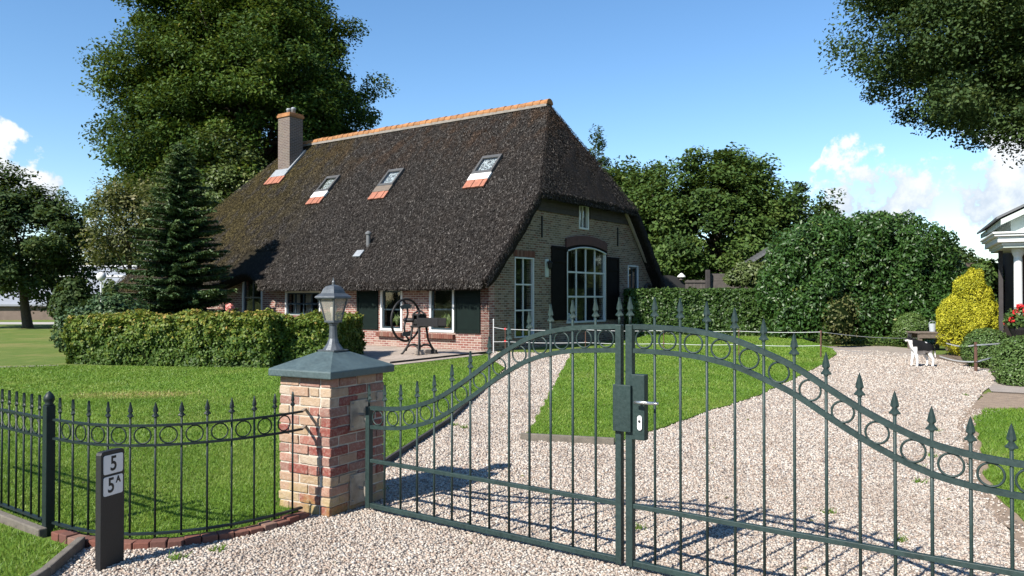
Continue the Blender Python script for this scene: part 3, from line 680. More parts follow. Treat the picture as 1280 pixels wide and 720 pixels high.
# lintel over the arched window
mb = MB(); n = 12; top, bot = [], []
for k in range(n + 1):
    u = k / n; t = 4.42 + 2.96 * u; arc = 0.17 * (1 - (2 * u - 1) ** 2)
    bot.append((t, 3.40 + arc)); top.append((t, 3.72 + arc * 1.0))
mb.prism(bot + top[::-1], (0.01, 0, 0), (0, 1, 0), (0, 0, 1), (.06, 0, 0)); mb.build('lintel', paint('dark_red_lintel', (0.075, 0.03, 0.026), 0.8, 0.3, 9), house)

def window(face, u0, u1, z0, z1, cols, rws, fw=0.07, fm='white', bar=0.03, arch=0.0, depth=0.5, sash=None, cur=None, dark='darkint'):
    """window in house coordinates; face 's' looks out through the side wall, 't' through the gable"""
    def B(mb, a, b, c, d, q0, q1):
        if face == 's': mb.box(-b, -a, q0, q1, c, d)
        else: mb.box(-q1, -q0, a, b, c, d)
    f = MB(); o1 = -0.025
    B(f, u0, u0 + fw, z0, z1, o1, .09); B(f, u1 - fw, u1, z0, z1, o1, .09); B(f, u0 + fw, u1 - fw, z0, z0 + fw, o1, .09); B(f, u0 + fw, u1 - fw, z1 - fw, z1, o1, .09)
    fo = f.build('window', M[fm], house, bevel=.006)
    g_ = MB(); B(g_, u0 + fw, u1 - fw, z0 + fw, z1 - fw, .062, .066); g_.build('pane', M['glass'], fo)
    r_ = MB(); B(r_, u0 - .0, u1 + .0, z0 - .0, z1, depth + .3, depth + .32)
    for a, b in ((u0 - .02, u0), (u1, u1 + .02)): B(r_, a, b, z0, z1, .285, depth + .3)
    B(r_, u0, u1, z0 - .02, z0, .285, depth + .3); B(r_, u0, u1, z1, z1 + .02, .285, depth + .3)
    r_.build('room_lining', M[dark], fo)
    s_ = MB(); iw, iz = (u1 - u0 - 2 * fw), (z1 - z0 - 2 * fw)
    for k in range(1, cols): c = u0 + fw + iw * k / cols; B(s_, c - bar / 2, c + bar / 2, z0 + fw, z1 - fw, .03, .075)
    if sash:
        B(s_, u0 + fw, u0 + fw + .06, z0 + fw, z1 - fw, .028, .08); B(s_, u1 - fw - .06, u1 - fw, z0 + fw, z1 - fw, .028, .08)
        B(s_, u0 + fw + .06, u1 - fw - .06, z0 + fw, z0 + fw + .06, .028, .08); B(s_, u0 + fw + .06, u1 - fw - .06, z1 - fw - .06, z1 - fw, .028, .08)
    for k in range(1, rws): c = z0 + fw + iz * k / rws; B(s_, u0 + fw, u1 - fw, c - bar / 2 - .006, c + bar / 2 + .006, .024, .08)
    s_.build('glazing_bars', M[sash] if sash else M[fm], fo)
    if cur:
        c_ = MB(); 
        for (a, b) in cur:
            n = 14; vs = []
            for q in range(n + 1):
                uu = a + (b - a) * q / n; dd = .36 + .035 * math.sin(q * 2.1)
                for zz in (z0 + .02, z1 - .02): vs.append((-uu, dd, zz) if face == 's' else (-dd, uu, zz))
            c_.add(vs, [(2 * q, 2 * q + 1, 2 * q + 3, 2 * q + 2) for q in range(n)])
        c_.build('curtain', M['curtain'], fo)
    return fo
def sill(face, u0, u1, z):
    mb = MB(); n = int((u1 - u0) / .085)
    for k in range(n):
        a = u0 + (u1 - u0) * k / n; b = a + (u1 - u0) / n - .008
        mb.box(-b, -a, -.14, 0.02, z - .13, z, random.random())
    mb.build('brick_sill', M['edgebrick'], house)
M['sashdark'] = paint('dark_blue_sash', (0.02, 0.035, 0.045), 0.4, 0.15, 5)
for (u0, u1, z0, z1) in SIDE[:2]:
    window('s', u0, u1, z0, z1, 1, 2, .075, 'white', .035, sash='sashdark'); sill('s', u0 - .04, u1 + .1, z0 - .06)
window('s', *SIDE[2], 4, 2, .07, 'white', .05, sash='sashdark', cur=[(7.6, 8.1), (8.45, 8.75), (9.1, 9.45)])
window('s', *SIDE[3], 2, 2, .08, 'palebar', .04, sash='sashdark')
def shutter(face, u0, u1, z0, z1, mat):
    mb = MB()
    def B(a, b, c, d, q0, q1):
        if face == 's': mb.box(-b, -a, -q1, -q0, c, d)
        else: mb.box(q0, q1, a, b, c, d)
    e = .09
    B(u0, u0 + e, z0, z1, .012, .055); B(u1 - e, u1, z0, z1, .012, .055); B(u0 + e, u1 - e, z0, z0 + e, .012, .055); B(u0 + e, u1 - e, z1 - e, z1, .012, .055)
    zm = z0 + (z1 - z0) * .78; B(u0 + e, u1 - e, zm, zm + e, .012, .055); B(u0 + e, u1 - e, z0 + e, zm, .010, .03); B(u0 + e, u1 - e, zm + e, z1 - e, .010, .03)
    return mb.build('shutter', M[mat], house, bevel=.006)
shutter('s', 4.66, 5.67, .57, 1.98, 'shutter'); shutter('s', .31, 1.32, .55, 2.0, 'shutter')
shutter('t', 3.5, 4.47, .87, 3.42, 'shutterb'); shutter('t', 7.42, 8.4, .82, 3.2, 'shutterb')
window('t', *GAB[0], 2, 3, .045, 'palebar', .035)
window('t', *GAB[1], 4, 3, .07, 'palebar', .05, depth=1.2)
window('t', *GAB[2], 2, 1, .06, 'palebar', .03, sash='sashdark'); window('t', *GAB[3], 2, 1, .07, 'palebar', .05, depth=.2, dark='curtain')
mb = MB(); mb.prism([(4.45, 3.20), (4.45, 3.55), (5.94, 3.63), (7.43, 3.55), (7.43, 3.20), (7.30, 3.32), (6.7, 3.44), (5.94, 3.48), (5.2, 3.44), (4.6, 3.32)], (0.012, 0, 0), (0, 1, 0), (0, 0, 1), (.03, 0, 0)); mb.build('arch_head', M['shutterb'], house)
mb = MB(); n = 10
for a, b in ((4.56, 7.32),):
    mb.tube([(0.045, a + (b - a) * k / n, 3.30 + .17 * (1 - (2 * k / n - 1) ** 2)) for k in range(n + 1)], .028, 6)
mb.build('arch_bar', M['palebar'], house)
mb = MB(); n = 12
for k in range(n): 
    t = 1.28 + 1.24 * k / n; mb.box(0.006, .02, t + .006, t + 1.24 / n - .006, 2.97, 3.17, random.random())
mb.build('soldier_course', M['edgebrick'], house)
# bargeboard, wall anchors, wall lantern, round wall ornament
mb = MB(); mb.bar(hp(-.10, 8.9, 5.05), hp(-.10, 11.5, 2.35), .10, .22); mb.build('bargeboard', M['lichenwood'], house, bevel=.01)
for t, z in ((2.9, 4.0), (8.35, 4.05), (6.2, 5.3) if False else (2.9, 4.0)):
    pass
for t, z in ((2.92, 4.02), (8.32, 4.02)):
    mb = MB(); mb.box(.006, .045, t - .025, t + .025, z - .36, z + .36); mb.build('wall_anchor', M['iron'], house)
mb = MB(); mb.box(.004, .03, 3.12, 3.32, 2.35, 2.95); wl = mb.build('lantern_board', M['palegreen'], house)
mb = MB(); mb.lathe([(.02, 0), (.06, .04), (.08, .2), (.10, .22), (.03, .30)], (.14, 3.22, 2.6), 8); mb.bar((.03, 3.22, 2.85), (.14, 3.22, 2.88), .02); mb.build('wall_lantern', M['iron'], wl)
mb = MB(); mb.ring((.05, 10.95, 1.95), (0, 1, 0), .26, .07, 18, 6); mb.build('wall_wreath', M['darkwood'], house)

# chimney
ch = MB(); s0, s1, t0, t1 = 14.75, 15.57, 4.4, 5.16
ch.box(-s1, -s0, t0, t1, 6.8, 9.98); cho = ch.build('chimney', M['chimneybrick'], house, uv=True)
mb = MB(); mb.box(-s1 - .05, -s0 + .05, t0 - .05, t1 + .05, 9.98, 10.10); mb.box(-s1 - .02, -s0 + .02, t0 - .02, t1 + .02, 10.10, 10.17); mb.build('chimney_cap', M['ridge'], cho, bevel=.015)
for k in (.28, .62):
    mb = MB(); mb.lathe([(.10, 0), (.10, .2), (.12, .22), (.12, .26), (.08, .3)], (-s1 + k * (s1 - s0) * 1.2, (t0 + t1) / 2, 10.17), 10); mb.build('chimney_pot', M['lead'], cho, smooth=True)
def slope_box(mb, s0, s1, t0, t1, h0, h1):
    """slab lying on the front thatch"""
    d = Vector((0, t1 - t0, rz(t1) - rz(t0))); L_ = d.length; d.normalize(); nrm = Vector((0, -d.z, d.y))
    o = hp(s1, t0, rz(t0)); vs = []
    for q in (h0, h1):
        for a, b in ((0, 0), (s1 - s0, 0), (s1 - s0, L_), (0, L_)): vs.append(o + Vector((a, 0, 0)) + d * b + nrm * q)
    mb.add(vs, [(3, 2, 1, 0), (4, 5, 6, 7), (0, 1, 5, 4), (1, 2, 6, 5), (2, 3, 7, 6), (3, 0, 4, 7)], random.random())
def tile_apron(s0, s1, t0, t1, par, n=5):
    mb = MB(); wd = (s1 - s0) / n
    for k in range(n): slope_box(mb, s0 + k * wd + .01, s0 + (k + 1) * wd - .008, t0, t1, .05, .10 + .012 * (k % 2))
    mb.build('tile_apron', M['tileo'], par)
mb = MB(); slope_box(mb, s0 - .1, s1 + .1, t0 - .33, t0 + .03, .045, .10); slope_box(mb, s0 - .12, s0 + .0, t0 - .1, t1 + .15, .04, .12); mb.build('flashing', M['lead'], cho)
tile_apron(14.55, 15.65, 3.72, 4.06, cho, 6)
# skylights
for s0, s1, tl in ((10.5, 11.3, 2.50), (6.8, 7.62, 2.44), (2.1, 2.98, 2.50)):
    sk = MB(); a, b = tl + .50, tl + 1.18
    for q in ((s0, s0 + .09, a, b), (s1 - .09, s1, a, b), (s0 + .09, s1 - .09, a, a + .09), (s0 + .09, s1 - .09, b - .10, b)): slope_box(sk, *q, .02, .14)
    sko = sk.build('skylight', M['skyframe'], house, bevel=.01)
    mb = MB(); slope_box(mb, s0 + .09, s1 - .09, a + .09, b - .10, .10, .11); mb.build('pane', M['skyglass'] if 'skyglass' in M else M['glass'], sko)
    mb = MB(); slope_box(mb, s0 + .09, s1 - .09, a + .09, b - .10, .0, .03); mb.build('sky_sheen_panel', M['palebar'], sko)  # pale panel under the pane, coloured to imitate reflected sky
    mb = MB(); slope_box(mb, s0 - .02, s1 + .02, tl + .27, tl + .50, .05, .12); mb.build('flashing', M['whitep'] if s0 != 6.8 else M['oldwood'], sko)
    tile_apron(s0 - .03, s1 + .03, tl, tl + .29, sko)
mb = MB(); vz = rz(.62); mb.lathe([(.075, -.1), (.075, .40), (.11, .41), (.11, .47), (.03, .53)], hp(5.79, .62, vz), 12); vp = mb.build('vent_pipe', M['slate'], house, smooth=False)
mb = MB(); slope_box(mb, 5.7, 6.05, .17, .40, .05, .09); mb.build('flashing', M['lead'], vp)

# ------------------------------------------------------------------ gate pillar and lamp
PN = Vector((-1.357, 5.88, 0)); PA = Vector((-.87, .493, 0)); PB = Vector((.493, .87, 0)); WA, WB, PH = .52, .64, 1.045
prot = math.atan2(-PA.y, -PA.x)                           # local x = -PA, local y = PB
pc = PN + PA * WA / 2 + PB * WB / 2
pil = empty('gate_pillar', (pc.x, pc.y, 0), prot)
tag(pil, 'square pillar of mixed red and yellow bricks under a grey green pyramid cap', 'pillar')
mb = MB(); mo = MB(); NCR = 15; chh = (PH + .06) / NCR
mo.box(-WA / 2 + .009, WA / 2 - .009, -WB / 2 + .009, WB / 2 - .009, -.06, PH); 
for c in range(NCR):
    z0 = -.06 + c * chh
    def put(x0, x1, y0, y1):
        j = lambda: random.uniform(-.006, .006)
        a, b, cc, d = x0 + j(), x1 + j(), y0 + j(), y1 + j()
        vs = [(x + j() * .6, y + j() * .6, z + j() * .5) for z in (z0 + .004, z0 + chh - .006) for x, y in ((a, cc), (b, cc), (b, d), (a, d))]
        mb.add(vs, [(3, 2, 1, 0), (4, 5, 6, 7), (0, 1, 5, 4), (1, 2, 6, 5), (2, 3, 7, 6), (3, 0, 4, 7)], random.random())
    x0, x1, y0, y1 = -WA / 2, WA / 2, -WB / 2, WB / 2; bd = .10; g_ = .010
    if c % 2 == 0:
        for a, b in ((x0, x0 + .205), (x0 + .215, x0 + .42), (x0 + .43, x1)): put(a, b, y0, y0 + bd); put(a, b, y1 - bd, y1)
        yy = [y0 + bd + g_, y0 + bd + .215, y1 - bd - g_]
        for a, b in ((yy[0], yy[1] - g_), (yy[1], yy[2])): put(x0, x0 + bd, a, b); put(x1 - bd, x1, a, b)
    else:
        for a, b in ((y0, y0 + .205), (y0 + .215, y0 + .42), (y0 + .43, y1)): put(x0, x0 + bd, a, b); put(x1 - bd, x1, a, b)
        for a, b in ((x0 + bd + g_, x0 + bd + .2), (x0 + bd + .21, x1 - bd - g_)): put(a, b, y0, y0 + bd); put(a, b, y1 - bd, y1)
mb.build('brickwork', M['pbrick'], pil, bevel=.006); mo.build('mortar', M['pmortar'], pil)
mb = MB(); e = .06; hx, hy = WA / 2 + e, WB / 2 + e; z1 = PH + .055; z2 = 1.225; tx_, ty_ = .075, .085
vs = [(-hx, -hy, PH), (hx, -hy, PH), (hx, hy, PH), (-hx, hy, PH), (-hx, -hy, z1), (hx, -hy, z1), (hx, hy, z1), (-hx, hy, z1), (-tx_, -ty_, z2), (tx_, -ty_, z2), (tx_, ty_, z2), (-tx_, ty_, z2)]
mb.add(vs, [(3, 2, 1, 0), (0, 1, 5, 4), (1, 2, 6, 5), (2, 3, 7, 6), (3, 0, 4, 7), (4, 5, 9, 8), (5, 6, 10, 9), (6, 7, 11, 10), (7, 4, 8, 11), (8, 9, 10, 11)])
mb.build('pillar_cap', M['zinc'], pil, bevel=.008)
# hinge plates on the gate side face (local +x), with their pins
for z in (.74, .17):
    mb = MB(); mb.box(WA / 2 + .004, WA / 2 + .018, -.105, .105, z - .115, z + .115); h = mb.build('hinge_plate', M['galv'], pil, bevel=.003)
    mb = MB(); mb.tube([(WA / 2 + .018, .0, z), (WA / 2 + .075, 0, z)], .013, 8); mb.tube([(WA / 2 + .075, 0, z - .055), (WA / 2 + .075, 0, z + .055)], .015, 8); mb.tube([(WA / 2 + .075, 0, z), (WA / 2 + .125, -.03, z)], .010, 8)
    for sy in (-.085, .085):
        for sz in (-.09, .09): mb.lathe([(.012, 0), (.012, .006), (.006, .012)], (WA / 2 + .018, sy, z + sz), 6)
    mb.build('hinge_pin', M['galv'], h)
lamp = empty('lamp_post', (pc.x, pc.y, 1.225), prot)
tag(lamp, 'small grey lantern standing on the pyramid cap of the gate pillar', 'lantern')
mb = MB(); mb.box(-.085, .085, -.085, .085, 0, .012); mb.lathe([(.085, .012), (.072, .03), (.05, .06), (.036, .10), (.032, .15), (.03, .2), (.036, .205), (.036, .215), (.05, .222), (.05, .235)], (0, 0, 0), 12); mb.build('stem', M['lamp'], lamp, smooth=False, bevel=.002)
bz, tz, bw, tw = .235, .415, .042, .076
mb = MB()
for i, j in ((-1, -1), (1, -1), (1, 1), (-1, 1)): mb.bar((i * bw, j * bw, bz), (i * tw, j * tw, tz), .012)
mb.box(-bw - .008, bw + .008, -bw - .008, bw + .008, bz - .008, bz + .008); mb.box(-tw - .02, tw + .02, -tw - .02, tw + .02, tz, tz + .012); mb.build('lantern_frame', M['lamp'], lamp, bevel=.002)
mb = MB(); b_, t_ = bw - .002, tw - .002
mb.add([(-b_, -b_, bz), (b_, -b_, bz), (b_, b_, bz), (-b_, b_, bz), (-t_, -t_, tz), (t_, -t_, tz), (t_, t_, tz), (-t_, t_, tz)], [(0, 1, 5, 4), (1, 2, 6, 5), (2, 3, 7, 6), (3, 0, 4, 7)]); mb.build('lantern_glass', M['lampglass'], lamp)
mb = MB(); mb.lathe([(.016, 0), (.016, .05), (.022, .06), (.028, .09), (.022, .12), (.004, .13)], (0, 0, bz + .008), 10); mb.build('bulb', M['whitep'], lamp, smooth=True)
mb = MB()
prof = [(tw + .028, tz + .010), (tw + .022, tz + .022), (tw - .008, tz + .045), (tw - .018, tz + .075), (tw - .035, tz + .10), (.012, tz + .112)]
for (r0, za), (r1, zb) in zip(prof, prof[1:]):
    a = [(-r0, -r0, za), (r0, -r0, za), (r0, r0, za), (-r0, r0, za), (-r1, -r1, zb), (r1, -r1, zb), (r1, r1, zb), (-r1, r1, zb)]
    mb.add(a, [(0, 1, 5, 4), (1, 2, 6, 5), (2, 3, 7, 6), (3, 0, 4, 7)])
mb.lathe([(.012, tz + .11), (.010, tz + .125), (.013, tz + .132), (.006, tz + .145), (.002, tz + .17)], (0, 0, 0), 8); mb.build('lamp_roof', M['lamp'], lamp)

# ------------------------------------------------------------------ spear finial shared by the gate and the fences
def finial_mesh(mat, sc_=1.0):
    mb = MB(); d = .0105 * sc_; zs = .76
    mb.lathe([(.011, -.004), (.013, .004), (.011, .012)], (0, 0, 0), 8)
    prof = [(0, .010), (.010, .012), (.029, .004), (.033, .012), (.018, .032), (.013, .044), (.024, .058), (.020, .085), (.008, .135), (0, .155)]
    prof = [(a * sc_ * .86, b * sc_ * zs) for a, b in prof]
    pts = [(a, b) for a, b in prof] + [(-a, b) for a, b in prof[-2:0:-1]]
    # lens-thick leaf
    n = len(pts); vs = [(a, 0, b) for a, b in pts]; c0 = []
    for a, b in pts: vs.append((a * .35, -d, b)); 
    for a, b in pts: vs.append((a * .35, d, b))
    fs = []
    for k in range(n):
        q = (k + 1) % n; fs += [(k, q, n + q, n + k), (q, k, 2 * n + k, 2 * n + q)]
    m = len(prof)
    for off, rev in ((n, 0), (2 * n, 1)):
        for k in range(m - 1):
            l0, l1 = off + (n - k) % n if k else off, off + (n - k - 1)
            q = (off + k, off + k + 1, l1 if k + 1 < m - 1 else off + k + 1, l0)
            q = tuple(dict.fromkeys(q))
            if len(q) >= 3: fs.append(q)
    mb.add(vs, fs)
    o = mb.build('finial', mat); me = o.data; bpy.data.objects.remove(o); return me
FIN_G = finial_mesh(M['gate']); FIN_F = finial_mesh(M['fence'], .86)
def finial(me, p, ax, parent):
    o = link(bpy.data.objects.new('finial', me), parent); o.location = p; o.rotation_euler = (0, 0, math.atan2(ax[1], ax[0])); return o

# ------------------------------------------------------------------ the double gate
TOPL = [(0, .801), (.093, .810), (.17, .828), (.24, .864), (.315, .919), (.39, 1.004), (.468, 1.106), (.541, 1.208), (.615, 1.303), (.69, 1.381), (.764, 1.428), (.84, 1.455), (.915, 1.466), (1, 1.474)]
TOPR = [(0, .890), (.08, .898), (.155, .915), (.23, .948), (.307, 1.010), (.382, 1.088), (.458, 1.182), (.535, 1.280), (.612, 1.352), (.686, 1.410), (.762, 1.446), (.841, 1.466), (.917, 1.473), (1, 1.476)]
def make_top(T):
    X = np.array([a for a, _ in T]); Z = np.array([b for _, b in T]); M_ = np.gradient(Z, X)       # smooth cubic through the points
    def f(u):
        u = min(max(u, 0), 1); k = min(int(np.searchsorted(X, u, 'right')) - 1, len(X) - 2); h = X[k + 1] - X[k]; t = (u - X[k]) / h
        return float((2 * t ** 3 - 3 * t ** 2 + 1) * Z[k] + (t ** 3 - 2 * t ** 2 + t) * h * M_[k] + (-2 * t ** 3 + 3 * t ** 2) * Z[k + 1] + (t ** 3 - t ** 2) * h * M_[k + 1])
    return f
def gate_leaf(name, loc, rot, Ln, flip, label):
    leaf_top = make_top(TOPR if flip else TOPL)
    g = empty(name, loc, rot); tag(g, label, 'gate', 'two leaves of the driveway gate')
    uf = (lambda x: 1 - x / Ln) if flip else (lambda x: x / Ln)
    frm = MB(); X = (1, 0, 0)
    zt0, zt1 = leaf_top(uf(0)), leaf_top(uf(Ln)); wide = (0.042, 0.040) if not flip else (0.046, 0.042)
    frm.box(-wide[0] / 2, wide[0] / 2, -.022, .022, .035, zt0 + .012); frm.box(Ln - wide[1] / 2, Ln + wide[1] / 2, -.022, .022, .035, zt1 + .012)
    frm.box(wide[0] / 2, Ln - wide[1] / 2, -.017, .017, .04, .075)
    frm.build('frame', M['gate'], g, bevel=.004)
    mb = MB(); mb.box(wide[0] / 2, Ln - wide[1] / 2, -.0145, .0145, .385, .413); mb.build('middle_rail', M['gate'], g, bevel=.003)
    for dz, th in ((0, .030), (-.145, .028)):
        mb = MB(); n = 52; a, b = wide[0] / 2 - .002, Ln - wide[1] / 2 + .002
        mb.sweep([(a + (b - a) * k / n, 0, leaf_top(uf(a + (b - a) * k / n)) + dz) for k in range(n + 1)], .026, th); mb.build('curved_rail', M['gate'], g, smooth=False)
    N_ = 13
    for k in range(N_ + 1):
        x = Ln * k / N_; zt = leaf_top(uf(x))
        if 0 < k < N_:
            mb = MB(); mb.tube([(x, 0, .078), (x, 0, zt + .075)], .0085, 8); mb.build('baluster', M['gate'], g, smooth=True)
        else:
            mb = MB(); mb.tube([(x, 0, zt + .01), (x, 0, zt + .075)], .0085, 8); mb.build('spike_stem', M['gate'], g, smooth=True)
        finial(FIN_G, (x, 0, zt + .062), (1, 0), g)
        if k < N_:
            xm = Ln * (k + .5) / N_; rr = .0545
            if k == 0: xm += wide[0] / 4
            if k == N_ - 1: xm -= wide[1] / 4
            slope = (leaf_top(uf(xm + .03)) - leaf_top(uf(xm - .03))) / .06
            mb = MB(); mb.ring((xm, 0, leaf_top(uf(xm)) - .0725), (1, 0, 0), rr, .0058, 24, 6); mb.build('ring', M['gate'], g, smooth=True)
    return g
GL0, GL1 = Vector((-1.10, 6.08, 0)), Vector((.655, 4.806, 0)); LL = (GL1 - GL0).length; grot = math.atan2(GL1.y - GL0.y, GL1.x - GL0.x)
gl = gate_leaf('gate_leaf', GL0, grot, LL, False, 'left leaf of the green iron gate, hinged on the brick pillar')
gd = (GL1 - GL0).normalized(); GR0 = GL1 + gd * .073
gr = gate_leaf('gate_leaf', GR0, grot - R(.6), 2.11, True, 'right leaf of the green iron gate, with the lock box and silver handle')
# lock parts
yx = .022
mb = MB(); mb.box(LL - .022, LL + .098, -.048, -.026, .845, 1.125); mb.build('striker_plate', M['gate'], gl, bevel=.003)
mb = MB(); mb.box(.016, .105, -.0235, .030, .80, 1.19); lk = mb.build('lock_box', M['gate'], gr, bevel=.004)
mb = MB(); mb.tube([(.085, -.025, 1.03), (.085, -.068, 1.03)], .009, 8); mb.tube([(.062, -.066, 1.03), (.10, -.070, 1.032), (.20, -.068, 1.034)], [.009, .010, .009], 8); mb.lathe([(.014, 0), (.014, .012)], (.205, -.068, 1.028), 8); mb.build('handle', M['steel'], lk, smooth=True)
mb = MB(); pts = [(.078 + .015 * math.cos(a), .905 + .03 * (1 if math.sin(a) > 0 else -1) * .9 + .017 * math.sin(a)) for a in [2 * math.pi * k / 20 + .05 for k in range(20)]]
mb.prism(pts, (0, -.0275, 0), (1, 0, 0), (0, 0, 1), (0, -.006, 0)); esc = mb.build('keyhole_plate', M['whitep'], lk)
mb = MB(); mb.lathe([(.008, 0), (.008, .004)], (0, 0, 0), 10); ko = mb.build('keyhole', M['ink'], lk); ko.rotation_euler = (R(90), 0, 0); ko.location = (.078, -.034, .915)

# ------------------------------------------------------------------ iron fence at the left
CUR = [(-3.17, 5.47), (-2.97, 5.345), (-2.74, 5.245), (-2.47, 5.205), (-2.19, 5.27), (-1.92, 5.43), (-1.70, 5.65), (-1.56, 5.86)]
def resample(pts, n):
    P = np.array(pts, float)
    # Catmull-Rom through the points, then even spacing
    Q = []
    for i in range(len(P) - 1):
        p0, p1, p2, p3 = P[max(i - 1, 0)], P[i], P[i + 1], P[min(i + 2, len(P) - 1)]
        for k in range(12):
            t = k / 12; Q.append(.5 * ((2 * p1) + (-p0 + p2) * t + (2 * p0 - 5 * p1 + 4 * p2 - p3) * t * t + (-p0 + 3 * p1 - 3 * p2 + p3) * t ** 3))
    Q.append(P[-1]); Q = np.array(Q); d = np.r_[0, np.cumsum(np.linalg.norm(np.diff(Q, axis=0), axis=1))]
    s = np.linspace(0, d[-1], n); return np.column_stack([np.interp(s, d, Q[:, k]) for k in range(Q.shape[1])]), d[-1]
def iron_panel(name, pts, nb, label, lead=.06, first=.5, bars_to=1.0):
    C_, Lt = resample(pts, 61); o = empty(name, (C_[0][0], C_[0][1], 0)); O = C_[0].copy()
    tag(o, label, 'fence', 'panels of the low iron fence')
    L_ = [(p[0] - O[0], p[1] - O[1]) for p in C_]
    for nm, z, w_, h_ in (('bottom_rail', .095, .028, .010), ('middle_rail', .675, .026, .010), ('top_rail', .805, .026, .010)):
        mb = MB(); mb.sweep([(x, y, z) for x, y in L_], w_, h_ + .004); mb.build(nm, M['fence'], o)
    pos = [(first + k) / nb * bars_to for k in range(nb)]
    def atu(u):
        q = u * 60; i = min(int(q), 59); f = q - i
        p = np.array(L_[i]) * (1 - f) + np.array(L_[i + 1]) * f; d = np.array(L_[i + 1]) - np.array(L_[i]); return p, d / np.linalg.norm(d)
    for k, u in enumerate(pos):
        p, d = atu(u)
        mb = MB(); mb.tube([(p[0], p[1], .07), (p[0], p[1], .865)], .0075, 7); mb.build('baluster', M['fence'], o, smooth=True)
        finial(FIN_F, (p[0], p[1], .86), d, o)
        if k + 1 < len(pos):
            p, d = atu((u + pos[k + 1]) / 2); mb = MB(); mb.ring((p[0], p[1], .74), (d[0], d[1], 0), .054, .005, 22, 6); mb.build('ring', M['fence'], o, smooth=True)
    return o
p1 = iron_panel('iron_fence_panel', CUR, 12, 'curved dark green iron fence panel ending at the brick pillar', first=.45, bars_to=1.0)
mb = MB(); a = Vector((-1.56 + 3.17, 5.86 - 5.47, 0))
for z in (.805, .675): mb.bar(a + Vector((0, 0, z)), a + Vector((-.02, .20, z)), .02, .012)
mb.build('wall_bracket', M['galv'], p1)
iron_panel('iron_fence_panel', [(-3.29, 5.545), (-3.95, 6.03), (-4.6, 6.51), (-5.3, 7.03)], 20, 'straight dark green iron fence panel left of the acorn topped post', first=.5)
fp = empty('fence_post', (-3.225, 5.50, 0), R(-36)); tag(fp, 'dark green square fence post with an acorn top between the two fence panels', 'post')
mb = MB(); mb.box(-.031, .031, -.031, .031, -.05, .90); mb.build('post_shaft', M['fence'], fp, bevel=.004)
mb = MB(); mb.lathe([(.030, .90), (.034, .905), (.024, .915), (.036, .935), (.034, .96), (.018, .985), (.008, .992), (.002, 1.0)], (0, 0, 0), 12); mb.build('acorn_finial', M['fence'], fp, smooth=True)

# brick edging under the fence
def brick_row(name, pts, n, zt, wd, label, mat='edgebrick', lg=.96):
    C_, Lt = resample(pts, n + 1); mb = MB()
    for k in range(n):
        a, b = Vector((*C_[k], 0)), Vector((*C_[k + 1], 0)); d = (b - a); nrm = Vector((-d.y, d.x, 0)).normalized() * wd; j = random.uniform(-.006, .006)
        e0, e1 = a + d * (1 - lg), b - d * (1 - lg)
        vs = [e0, e1, e1 + nrm, e0 + nrm]; vs = [Vector((v.x + random.uniform(-.003, .003), v.y, z + j)) for z in (-.04, zt) for v in vs]
        mb.add(vs, [(3, 2, 1, 0), (4, 5, 6, 7), (0, 1, 5, 4), (1, 2, 6, 5), (2, 3, 7, 6), (3, 0, 4, 7)], random.random())
    return tag(mb.build(name, M[mat], bevel=.006), label, 'edging')
brick_row('brick_edging', [(-3.15, 5.40), (-2.96, 5.27), (-2.74, 5.175), (-2.47, 5.135), (-2.17, 5.20), (-1.89, 5.37), (-1.66, 5.60), (-1.50, 5.88)], 19, .055, .10, 'curved row of red bricks edging the gravel below the iron fence')
mb = MB(); P_ = [(-3.22, 5.43), (-3.95, 5.965), (-4.6, 6.445), (-5.3, 6.965)]
for a, b in zip(P_, P_[1:]): mb.bar((*a, .02), (*b, .02), .06, .09)
tag(mb.build('kerb_edging', M['edge'], bevel=.008), 'grey kerb strip under the straight fence panel at the left', 'edging')
mb = MB(); mb.bar((-2.83, 5.20, .03), (-2.72, 4.62, .03), .05, .10); mb.bar((-2.72, 4.62, .03), (-2.64, 3.6, .03), .05, .10)
tag(mb.build('timber_edging', M['edge'], bevel=.008), 'weathered timber edging board between verge grass and gravel beside the number post', 'edging')
mb = MB(); mb.bar((.10, 9.10, .04), (1.14, 8.78, .04), .06, .10); tag(mb.build('timber_edging', M['edge'], bevel=.008), 'short timber board at the near tip of the middle lawn', 'edging')
mb = MB(); P_ = [(-1.30, 7.3), (-1.22, 7.86), (-.83, 10.3), (-.50, 14.1)]
for a, b in zip(P_, P_[1:]): mb.bar((*a, .03), (*b, .03), .035, .09)
tag(mb.build('timber_edging', M['darkwood'], bevel=.006), 'long dark edging board between the front lawn and the gravel path', 'edging')

